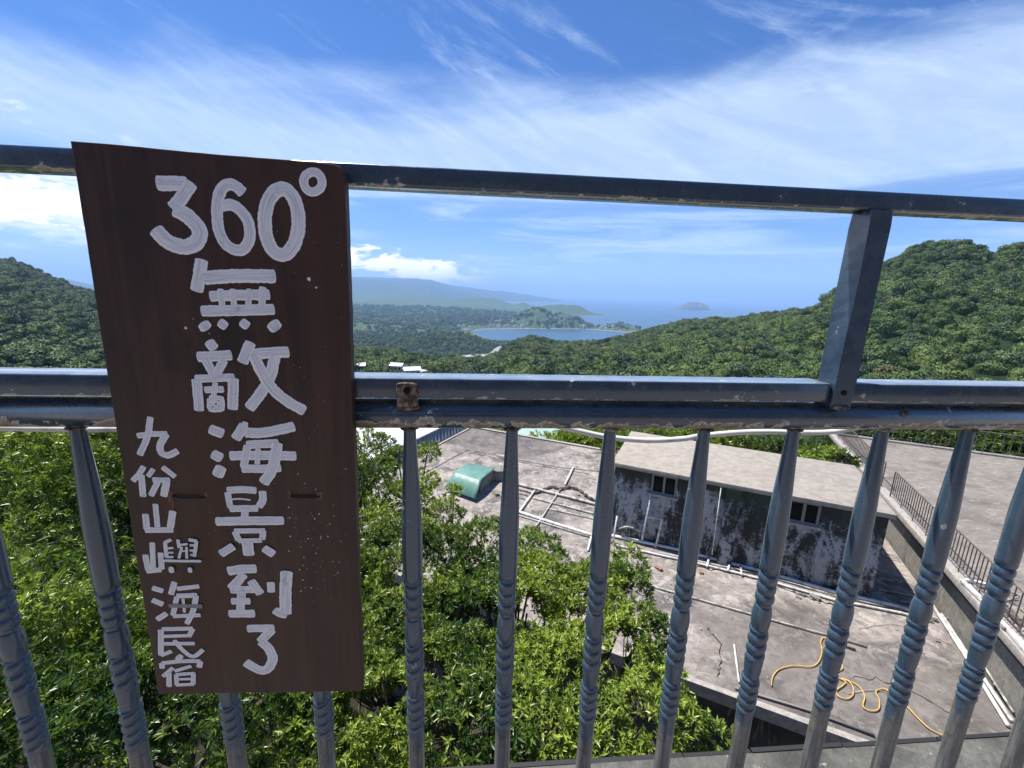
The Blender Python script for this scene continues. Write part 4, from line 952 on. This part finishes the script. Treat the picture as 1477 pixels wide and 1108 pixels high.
# trees and bushes farther off, past the far kerb and the terrace
def far_bush(px, py, R, rr, seed, label, leaf=.16, m=m_leaf, dens=26, spread=1.2, gz=None):
    c = atd(px, py, R); r = random.Random(seed)
    lobes = [(c[0]+r.uniform(-1, 1)*spread*rr, c[1]+r.uniform(-1, 1)*spread*rr*.6, c[2]+r.uniform(-.5, .1)*rr, rr*r.uniform(.55, .9)) for _ in range(7)]+[(c[0], c[1], c[2]-rr*.3, rr)]
    return tree('tree', lobes, dens, leaf, seed, label, 'tree', m, ground=c[2]-rr-2.5, tr=.12, world=True)
for i, (px, py, R, rr, lab, m) in enumerate((
    (690, 634, 29, 1.6, 'bush behind the far kerb beside the corrugated shed', m_leaf), (825, 640, 26, 1.5, 'yellow-green bush behind the far kerb next to the pale green roof', m_leaf2), (880, 636, 27, 1.7, 'yellow-green bush behind the hut left end', m_leaf2),
    (955, 645, 21, 1.3, 'bush behind the hut roof, left of the three', m_leaf), (1040, 650, 20.5, 1.5, 'bush behind the hut roof, middle of the three', m_leaf2), (1125, 655, 20, 1.3, 'large-leaved bush behind the hut roof, right of the three', m_leafd), (1180, 662, 18.6, .6, 'bush in the corner between hut roof and terrace kerb', m_leaf),
    (1260, 625, 31, 1.8, 'tree beyond the terrace far railing, leftmost', m_leafd), (1330, 635, 31, 1.7, 'tree beyond the terrace far railing, second from left', m_leafd), (1400, 645, 31, 1.8, 'tree beyond the terrace far railing, third from left', m_leafd), (1470, 650, 30, 1.9, 'tree beyond the terrace far railing, rightmost', m_leafd),
    (1540, 665, 30, 1.9, 'tree beyond the terrace far railing, past the photo edge', m_leafd))):
    far_bush(px, py, R, rr, 40+i, lab, .2, m, 20)

# ------------------------------------------------------------------ the near railing
rl = empty('balcony_railing', (0, .52, -1), 'dark blue painted steel balcony railing with chipped paint and turned balusters', 'railing')
X0, X1 = -1.7, 2.3
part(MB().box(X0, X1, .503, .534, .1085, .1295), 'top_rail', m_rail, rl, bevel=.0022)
PX = .471
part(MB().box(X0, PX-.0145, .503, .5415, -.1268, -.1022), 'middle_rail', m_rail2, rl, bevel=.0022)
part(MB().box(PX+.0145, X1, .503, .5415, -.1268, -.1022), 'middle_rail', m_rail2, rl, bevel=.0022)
part(MB().tube([(X0, .523, -.150), (X1, .523, -.150)], .0186, 40), 'round_rail', m_pipe, rl, smooth=True)
# square post, slightly dented on its left side
bm = bmesh.new(); nz = 14; rings = []
for i in range(nz+1):
    z = -.1315+(.1083+.1315)*i/nz; dent = .0016*math.exp(-((z-.02)/.05)**2)
    rings.append([bm.verts.new(p) for p in ((PX-.0140+dent+.022*(z+.13), .4995, z), (PX+.0140+.022*(z+.13), .4995, z), (PX+.0140+.022*(z+.13), .5285, z), (PX-.0140+.022*(z+.13), .5285, z))])
for i in range(nz):
    for j in range(4): bm.faces.new((rings[i][j], rings[i][(j+1) % 4], rings[i+1][(j+1) % 4], rings[i+1][j]))
bm.faces.new(rings[0][::-1]); bm.faces.new(rings[-1])
bmesh.ops.bevel(bm, geom=[e for e in bm.edges if abs(e.verts[0].co.z-e.verts[1].co.z) > .005], offset=.0022, segments=2, profile=.5, affect='EDGES')
me = bpy.data.meshes.new('post'); bm.to_mesh(me); bm.free(); o = link('post', me, m_post, rl); o.matrix_parent_inverse = fix(rl)
def blob(c, sx, sy, sz, name, m, seed, par=rl, flat=None):
    bm = bmesh.new(); bmesh.ops.create_icosphere(bm, subdivisions=3, radius=1); r = random.Random(seed)
    from mathutils import noise as mn
    for v in bm.verts:
        k = 1+.28*mn.noise(v.co*2.4+Vector((seed, 0, 0)))+.12*mn.noise(v.co*6)
        v.co = Vector((v.co.x*sx*k, v.co.y*sy*k, v.co.z*sz*k))
    me = bpy.data.meshes.new(name); bm.to_mesh(me); bm.free(); me.polygons.foreach_set('use_smooth', [True]*len(me.polygons))
    o = link(name, me, m, par); o.matrix_parent_inverse = fix(par); o.location = c; return o
# rusty bracket and welds
bx = aty(588, 565, .503)[0]
part(MB().box(bx-.0125, bx+.0125, .4985, .5028, -.136, -.1075), 'bracket', m_rust, rl, bevel=.0018)
part(MB().tube([(bx, .4975, -.1155), (bx, .4988, -.1155)], .0042, 14), 'hole_disc', m_hole, rl)  # flat black disc, its colour drawn as the dark of a hole
blob((bx, .505, -.1375), .014, .006, .004, 'weld', m_rust, 3); blob((bx-.001, .500, -.1085), .011, .003, .0022, 'weld', m_rust, 5)
blob((PX, .500, -.1325), .013, .005, .0035, 'weld', m_rust, 8); blob((PX+.005, .513, .107), .016, .014, .0022, 'weld', m_rust, 9)
part(MB().tube([(PX, .4980, -.113), (PX, .4997, -.113)], .0034, 12), 'hole_disc', m_hole, rl)  # same black disc for the hole in the post foot
for px, py, s in ((1383, 566, .0034), (1308, 598, .0045)):
    p = aty(px, py, .503); blob((p[0], .5035 if py < 580 else .506, p[2]), s, s*.8, s, 'bolt', m_rust, int(px))
# baluster: turned profile, rings and a short rope twist, shared mesh
prof = [(-.160, .0074), (-.175, .0077), (-.21, .0092), (-.25, .0112), (-.285, .0127), (-.31, .0133), (-.36, .0131), (-.384, .0128)]
def brad(z, th):
    tw = lambda p, ph: abs(math.sin(math.pi*((z+ph*th/(2*math.pi)*p)/p)))
    if z > -.3865: return float(np.interp(-z, [-a for a, _ in prof], [b_ for _, b_ in prof]))
    if z > -.436:
        k = ((-z-.3865) % .0165)/.0165; return .0098+.0031*math.sin(math.pi*k)**.5
    if z > -.441: return .0100
    if z > -.4808: k = (-z-.441)/.0398; return .0104+.0027*math.sin(math.pi*min(1, k*.9+.05))**.8
    if z > -.5335: k = ((-z-.4808+.0176*th/(2*math.pi)) % .0176)/.0176; return .0095+.0039*math.sin(math.pi*k)**.5
    if z > -.5679: k = (-z-.5335)/.0344; return .0127-.0024*k**1.5
    if z > -.6300: k = ((-z-.5679+.0155*th/(2*math.pi)) % .0155)/.0155; return .0095+.0037*math.sin(math.pi*k)**.5
    return .0117
zs_ = np.concatenate([np.linspace(-.160, -.384, 24), np.linspace(-.3865, -.632, 250), np.linspace(-.636, -.995, 10)])
seg = 40; V = []; F = []
for z in zs_:
    for j in range(seg):
        th = 2*math.pi*j/seg; r = brad(z, th); V.append((r*math.cos(th), r*math.sin(th), z))
for i in range(len(zs_)-1):
    for j in range(seg): a, b_ = i*seg+j, i*seg+(j+1) % seg; F.append((a, a+seg, b_+seg, b_))
bal_me = nmesh('baluster', V, F, True); bal_me.materials.append(m_bal)
offs = [.0714, -.0479, .0952, -.2116, -.0227, .0324, .0646, .0562, -.15, .0589, .2778, -.2244, 0, 0]
for i in range(-3, 14):
    x = -.5927+.1279*i+(offs[i]*.01 if 0 <= i < 12 else 0)
    o = link('baluster', bal_me, None, rl); o.matrix_parent_inverse = fix(rl); o.location = (x, .521, 0); o.rotation_euler = (0, 0, 0)
    blob((x, .5205, -.1685), .0105, .0105, .003, 'weld', m_rust if i % 3 else m_rail2, 20+i)
# white tube behind the round rail
P = [(-150, 616), (0, 617.5), (60, 618.5), (165, 619), (320, 612), (600, 606), (740, 608), (790, 612), (835, 622), (880, 631), (935, 635.5), (985, 633), (1010, 629), (1065, 624), (1110, 623), (1150, 624), (1200, 623), (1260, 614), (1400, 606)]
tag(MB().tube(catmull([aty(x, y, .556) for x, y in P], 8), .0038, 12).build('white_tube', m_cond, smooth=True), 'thin white plastic tube sagging behind the round rail', 'tube')
o = blob(tuple(aty(1151, 625, .55)), .006, .006, .004, 'tape', m_pvc, 77); 

# ------------------------------------------------------------------ the sign
SY = .4850
sg = empty('wooden_sign', tuple(aty(375, 1000, SY)), 'dark brown wooden board hand-painted with white characters, wired to the railing', 'sign')
TL, TR, BR, BL = [aty(x, y, SY) for x, y in ((101, 203), (496.5, 238), (522, 997), (228, 1002))]
nx, nz = 24, 48; bm = bmesh.new(); grid = []
for i in range(nx+1):
    rowv = []
    for j in range(nz+1):
        a, b_ = i/nx, j/nz; p = (TL*(1-a)+TR*a)*(1-b_)+(BL*(1-a)+BR*a)*b_
        e = np.zeros(3)
        if i in (0, nx): e[0] = .00025*math.sin(j*.35+i)+random.gauss(0, .00012)
        if j in (0, nz): e[2] = .0003*math.sin(i*.4+j)+random.gauss(0, .00012)
        if i == nx and j == 0: e += (-.0035, 0, -.002)
        rowv.append(bm.verts.new(p+e))
    grid.append(rowv)
for i in range(nx):
    for j in range(nz): bm.faces.new((grid[i][j], grid[i][j+1], grid[i+1][j+1], grid[i+1][j]))
res = bmesh.ops.extrude_face_region(bm, geom=bm.faces[:])
for v in [g for g in res['geom'] if isinstance(g, bmesh.types.BMVert)]: v.co.y += .0145
bmesh.ops.recalc_face_normals(bm, faces=bm.faces)
bmesh.ops.bevel(bm, geom=[e for e in bm.edges if e.is_manifold and len(e.link_faces) == 2 and e.calc_face_angle(0) > .8], offset=.0009, segments=2, profile=.5, affect='EDGES')
me = bpy.data.meshes.new('board'); bm.to_mesh(me); bm.free(); board = link('board', me, m_wood, sg); board.matrix_parent_inverse = fix(sg)

Z = {'A': (200, 230, 5.275), 'B': (260, 360, 7.385), 'C': (260, 480, 7.385), 'D': (280, 595, 8.206), 'E': (290, 690, 8.8625), 'F': (300, 805, 6.153), 'G': (180, 590, 5.831), 'H': (190, 770, 4.817)}
def ring(cx, cy, rx, ry, n=14, a0=-1.9): return [(cx+rx*math.cos(a0+2*math.pi*i/n), cy+ry*math.sin(a0+2*math.pi*i/n)) for i in range(n+1)]
S = 's'
CH = [
 ('A', [(102, [(155, 182), (300, 184), (352, 188)], 0), (92, [(395, 190), (335, 285), (268, 362)], 0), (108, [(290, 385), (370, 430), (440, 500), (468, 560), (440, 630), (370, 665), (270, 650), (190, 600), (140, 545)], S)]),
 ('A', [(78, [(785, 245), (740, 205), (690, 190), (640, 215), (607, 290), (597, 400), (607, 520), (645, 620), (715, 682), (785, 688), (832, 640), (848, 550), (825, 455), (770, 385), (705, 345), (645, 352)], S)]),
 ('A', [(94, ring(1088, 475, 129, 252), S)]),
 ('A', [(60, ring(1326, 172, 70, 76), S)]),
 ('B', [(120, [(226, 128), (205, 280), (178, 425)], S), (128, [(275, 300), (600, 282), (990, 285)], S), (100, [(335, 497), (620, 485), (935, 480)], 0), (104, [(245, 655), (600, 648), (985, 638)], 0),
        (60, [(432, 430), (448, 590)], 0), (56, [(562, 430), (575, 590)], 0), (56, [(742, 430), (727, 590)], 0), (66, [(882, 410), (872, 590)], 0),
        (120, [(262, 810), (270, 820)], 0), (92, [(442, 785), (475, 808)], 0), (90, [(675, 780), (708, 805)], 0), (130, [(1000, 805), (1015, 822)], 0)]),
 ('C', [(100, [(318, 112), (348, 152)], 0), (100, [(200, 258), (380, 250), (530, 240)], 0), (86, [(272, 290), (350, 430)], 0), (82, [(462, 300), (392, 430)], 0), (78, [(175, 490), (380, 482), (565, 475)], 0),
        (92, [(178, 510), (205, 815)], 0), (98, [(570, 500), (562, 800)], 0), (66, [(275, 606), (455, 600)], 0), (52, [(378, 535), (360, 670)], 0),
        (74, [(330, 705), (435, 705), (437, 805), (333, 805), (331, 712)], 0)]),
 ('C', [(108, [(745, 118), (705, 210), (668, 305)], S), (112, [(800, 228), (960, 215), (1138, 205)], S), (108, [(1008, 262), (955, 480), (850, 655), (742, 795)], S), (112, [(790, 255), (880, 440), (1000, 612), (1150, 735), (1310, 825)], S)]),
 ('D', [(112, [(203, 200), (325, 248)], 0), (112, [(245, 500), (300, 530)], 0), (118, [(315, 665), (285, 730)], 0), (104, [(590, 160), (500, 300)], 0), (110, [(620, 238), (800, 240), (980, 210), (1170, 168)], S),
        (92, [(640, 380), (985, 362)], 0), (104, [(445, 510), (820, 505), (1190, 512)], 0), (80, [(635, 400), (592, 640)], 0), (92, [(585, 662), (800, 664), (1015, 655)], 0), (112, [(988, 375), (958, 560), (905, 715), (832, 820)], S), (54, [(762, 430), (752, 600)], 0), (60, [(612, 125), (600, 170)], 0)]),
 ('E', [(86, [(350, 152), (540, 142), (690, 155)], 0), (70, [(340, 190), (375, 365)], 0), (84, [(785, 175), (792, 270), (748, 355)], S), (22, [(370, 268), (500, 260), (630, 275)], S), (84, [(385, 385), (715, 382)], 0), (82, [(565, 400), (560, 500)], 0), (108, [(212, 548), (620, 540), (1040, 538)], 0),
        (64, [(440, 670), (810, 665)], 0), (72, [(440, 685), (485, 780)], 0), (68, [(800, 672), (788, 768)], 0), (58, [(490, 792), (770, 788)], 0), (122, [(597, 825), (618, 960)], 0), (96, [(270, 955), (408, 868)], 0), (98, [(822, 892), (922, 958)], 0)]),
 ('F', [(78, [(190, 115), (300, 98), (415, 96)], S), (72, [(312, 150), (265, 210), (208, 262)], 0), (64, [(212, 282), (420, 276)], 0), (68, [(388, 208), (462, 308)], 0), (64, [(300, 300), (290, 465)], 0), (60, [(220, 380), (366, 380)], 0), (70, [(200, 490), (405, 490)], 0), (60, [(560, 220), (564, 290)], 0), (92, [(700, 128), (690, 300), (692, 480)], S), (70, [(690, 500), (640, 485), (602, 462)], S)]),
 ('F', [(72, [(362, 625), (575, 622)], 0), (74, [(565, 640), (468, 735)], 0), (80, [(482, 745), (545, 810), (575, 890), (545, 965), (492, 998), (420, 975), (345, 930)], S)]),
 ('G', [(46, [(112, 225), (220, 210), (350, 208)], 0), (50, [(215, 75), (192, 230), (128, 380)], S), (54, [(348, 215), (300, 300), (310, 368), (370, 388), (440, 355)], S)]),
 ('G', [(42, [(158, 488), (118, 550), (72, 600)], 0), (48, [(140, 560), (155, 730)], 0), (36, [(240, 508), (200, 562)], 0), (42, [(325, 492), (420, 565)], 0), (44, [(245, 595), (375, 598)], 0), (44, [(278, 618), (225, 722)], 0), (54, [(355, 612), (332, 725)], 0)]),
 ('G', [(42, [(258, 805), (275, 985)], 0), (50, [(175, 890), (186, 1005)], 0), (48, [(180, 1018), (400, 1016)], 0), (54, [(405, 865), (386, 990)], 0)]),
 ('H', [(32, [(143, 65), (150, 250)], 0), (36, [(95, 150), (115, 250)], 0), (34, [(110, 258), (200, 250)], 0), (34, [(202, 135), (210, 240)], 0), (22, [(272, 40), (232, 60)], 0), (24, [(234, 65), (245, 160)], 0), (16, [(250, 100), (290, 95)], 0), (14, [(250, 130), (290, 128)], 0), (16, [(250, 160), (290, 158)], 0),
        (20, [(325, 40), (333, 92)], 0), (16, [(335, 75), (390, 68)], 0), (16, [(352, 90), (332, 165)], 0), (16, [(385, 90), (387, 165)], 0), (12, [(342, 118), (390, 112)], 0), (22, [(405, 38), (455, 45)], 0), (22, [(455, 50), (440, 150)], 0), (15, [(412, 75), (450, 75)], 0), (15, [(412, 110), (445, 110)], 0), (14, [(415, 142), (445, 142)], 0), (18, [(225, 180), (350, 183), (485, 184)], 0), (44, [(280, 243), (286, 243)], 0), (36, [(410, 245), (415, 245)], 0)]),
 ('H', [(36, [(150, 378), (212, 396)], 0), (38, [(150, 462), (212, 488)], 0), (36, [(182, 592), (240, 555)], 0), (36, [(298, 338), (275, 415)], 0), (30, [(322, 380), (465, 364)], 0), (34, [(320, 430), (450, 425)], 0), (32, [(315, 440), (290, 560)], 0), (28, [(295, 570), (475, 562)], 0), (34, [(450, 430), (430, 530), (388, 618)], S), (18, [(360, 450), (370, 540)], 0), (-30, [(268, 495), (380, 498), (488, 500)], 0)]),
 ('H', [(28, [(215, 662), (420, 658)], 0), (30, [(425, 662), (398, 710)], 0), (24, [(215, 712), (400, 706)], 0), (34, [(204, 670), (204, 838)], 0), (26, [(210, 842), (275, 815)], 0), (26, [(215, 762), (435, 760)], 0), (28, [(300, 740), (360, 808), (430, 850), (495, 805)], S)]),
 ('H', [(52, [(328, 858), (334, 862)], 0), (28, [(215, 898), (345, 885), (475, 884)], S), (32, [(210, 902), (212, 930)], 0), (34, [(478, 888), (470, 922)], 0), (26, [(287, 930), (222, 986)], 0), (32, [(260, 965), (262, 1055)], 0), (24, [(305, 950), (412, 918)], 0), (24, [(315, 975), (440, 966)], 0), (26, [(312, 978), (316, 1045)], 0), (28, [(432, 970), (430, 1038)], 0), (18, [(325, 1006), (425, 1003)], 0), (24, [(318, 1045), (432, 1040)], 0)]),
]
def stroke(poly, wd, y, V, F, UVs, seedk):
    """brush stroke on the board; poly in world x,z; wd full width"""
    P = np.array(poly); L = np.concatenate([[0], np.cumsum(np.linalg.norm(np.diff(P, axis=0), axis=1))]); tot = L[-1]; hw = wd/2
    n = max(5, int(tot/.0016)); ext = hw*(.62 if tot < wd*.9 else .42)
    ss = np.linspace(0, tot, n); Q = np.stack([np.interp(ss, L, P[:, 0]), np.interp(ss, L, P[:, 1])], 1)
    d0 = Q[1]-Q[0]; d0 /= np.linalg.norm(d0)+1e-9; d1 = Q[-1]-Q[-2]; d1 /= np.linalg.norm(d1)+1e-9
    pts = []; ws = []; 
    for k in (1., .96, .85, .6, .3): pts.append(Q[0]-d0*ext*k); ws.append(hw*(1-k**3.2)**(1/2.2) if k < 1 else hw*.12)
    for i, q in enumerate(Q): pts.append(q); ws.append(hw)
    for k in (.3, .6, .85, .96, 1.): pts.append(Q[-1]+d1*ext*k); ws.append(hw*(1-k**3.2)**(1/2.2) if k < 1 else hw*.12)
    pts = np.array(pts); N = len(pts); base = len(V); acc = 0
    cols = [-1, -.86, -.45, 0, .45, .86, 1]; hts = [0, .00028, .0002, .00015, .0002, .00028, 0]
    r = random.Random(seedk); ph = [r.uniform(0, 6) for _ in range(4)]
    for i in range(N):
        d_ = pts[min(i+1, N-1)]-pts[max(i-1, 0)]; d_ /= np.linalg.norm(d_)+1e-9; nn_ = np.array([-d_[1], d_[0]])
        if i: acc += np.linalg.norm(pts[i]-pts[i-1])
        jl = 1+.025*math.sin(acc*420+ph[0])+.022*math.sin(acc*1100+ph[1])+r.gauss(0, .015); jr = 1+.025*math.sin(acc*380+ph[2])+.022*math.sin(acc*990+ph[3])+r.gauss(0, .015)
        for c_, hh in zip(cols, hts):
            q = pts[i]+nn_*c_*ws[i]*(jl if c_ > 0 else jr); V.append((q[0], y-hh, q[1])); UVs.append((acc*10+seedk, c_*.5+.5))
    for i in range(N-1):
        for j in range(6): k = base+i*7+j; F.append((k, k+1, k+8, k+7))
sk = 0
for zk, strokes in CH:
    x0, y0, sc_ = Z[zk]
    for grey in (False, True):
        V = []; F = []; U = []
        for i, (wd, pts, sm) in enumerate(strokes):
            if (wd < 0) != grey: continue
            P = [(x0+x/sc_, y0+y/sc_) for x, y in pts]
            if sm == S and len(P) > 2: P = [tuple(p) for p in catmull(P, 6)]
            W_ = [aty(x, y, SY) for x, y in P]; cx, cy = P[len(P)//2]
            wx = np.linalg.norm(aty(cx+.5, cy, SY)-aty(cx-.5, cy, SY)); sk += 1
            stroke([(p[0], p[2]) for p in W_], abs(wd)/sc_*wx*(1.12 if len(strokes) < 6 else 1.17), SY-.0001-.00009*i, V, F, U, sk)
        if not V: continue
        me = nmesh('painted_character', V, F, True); uvl = me.uv_layers.new(name='UVMap')
        li = np.zeros(len(me.loops), np.int32); me.loops.foreach_get('vertex_index', li); uvl.data.foreach_set('uv', np.array(U, np.float32)[li].ravel())
        o = link('painted_character', me, m_white2 if grey else m_white, board)
# specks
mb = MB(); sp = [(445.5, 402.6, 2.4), (456.4, 414.8, 1.4), (268, 473, 1.8), (302, 481, .7), (279, 460, .6)]
for _ in range(75):
    x = random.triangular(385, 518, 440); y = random.triangular(640, 900, 770); sp.append((x, y, random.choice([.35, .45, .5, .6, .8, 1.0])))
for _ in range(22): sp.append((random.uniform(400, 500), random.uniform(250, 640), random.choice([.3, .4])))
for _ in range(10): sp.append((random.uniform(290, 400), random.uniform(690, 800), .4))
for x, y, r in sp:
    p = aty(x, y, SY); r = r*.0008; k = len(mb.v); n = 7
    for j in range(n): a = 6.283*j/n; mb.v.append((p[0]+r*math.cos(a)*random.uniform(.8, 1.2), SY-.00015, p[2]+r*math.sin(a)*random.uniform(.9, 1.5)))
    mb.v.append((p[0], SY-.0006, p[2]))
    for j in range(n): mb.f.append((k+j, k+(j+1) % n, k+n))
o = mb.build('paint_specks', m_speck, board); o['kind'] = 'stuff'
# torn holes and wire ties
for px, py, hx, hz, s in ((248, 722, .0032, .0135, 11), (295, 714, .0036, .0055, 12), (419, 713, .0038, .0060, 13), (461, 715, .0038, .0068, 14)):
    p = aty(px, py, SY); o = blob((p[0], SY+.0002, p[2]), hx, .0012, hz, 'torn_hole', m_torn, s, sg)
for k, (xa, ya, xb, yb, lab) in enumerate(((250, 716, 297, 717, 'black wire tie through the sign, left one between the two columns of writing'), (420, 716, 460, 716, 'black wire tie through the sign, right one beside the fourth character'))):
    a, b_ = aty(xa, ya, SY), aty(xb, yb, SY); md = (a+b_)/2; f = -.0022
    pts = [(a[0]+.001, .530, a[2]), (a[0], .500, a[2]), (a[0], SY+.002, a[2]), (a[0]+.002, SY+f, a[2]), (md[0], SY+f-.0006, md[2]-.0004), (b_[0]-.002, SY+f, b_[2]), (b_[0], SY+.002, b_[2]), (b_[0], .500, b_[2]), (b_[0]-.001, .530, b_[2]), (md[0], .5385, md[2])]
    tag(MB().tube(catmull(pts, 5, True), .0011, 6).build('wire_tie', m_wire, smooth=True), lab, 'wire')
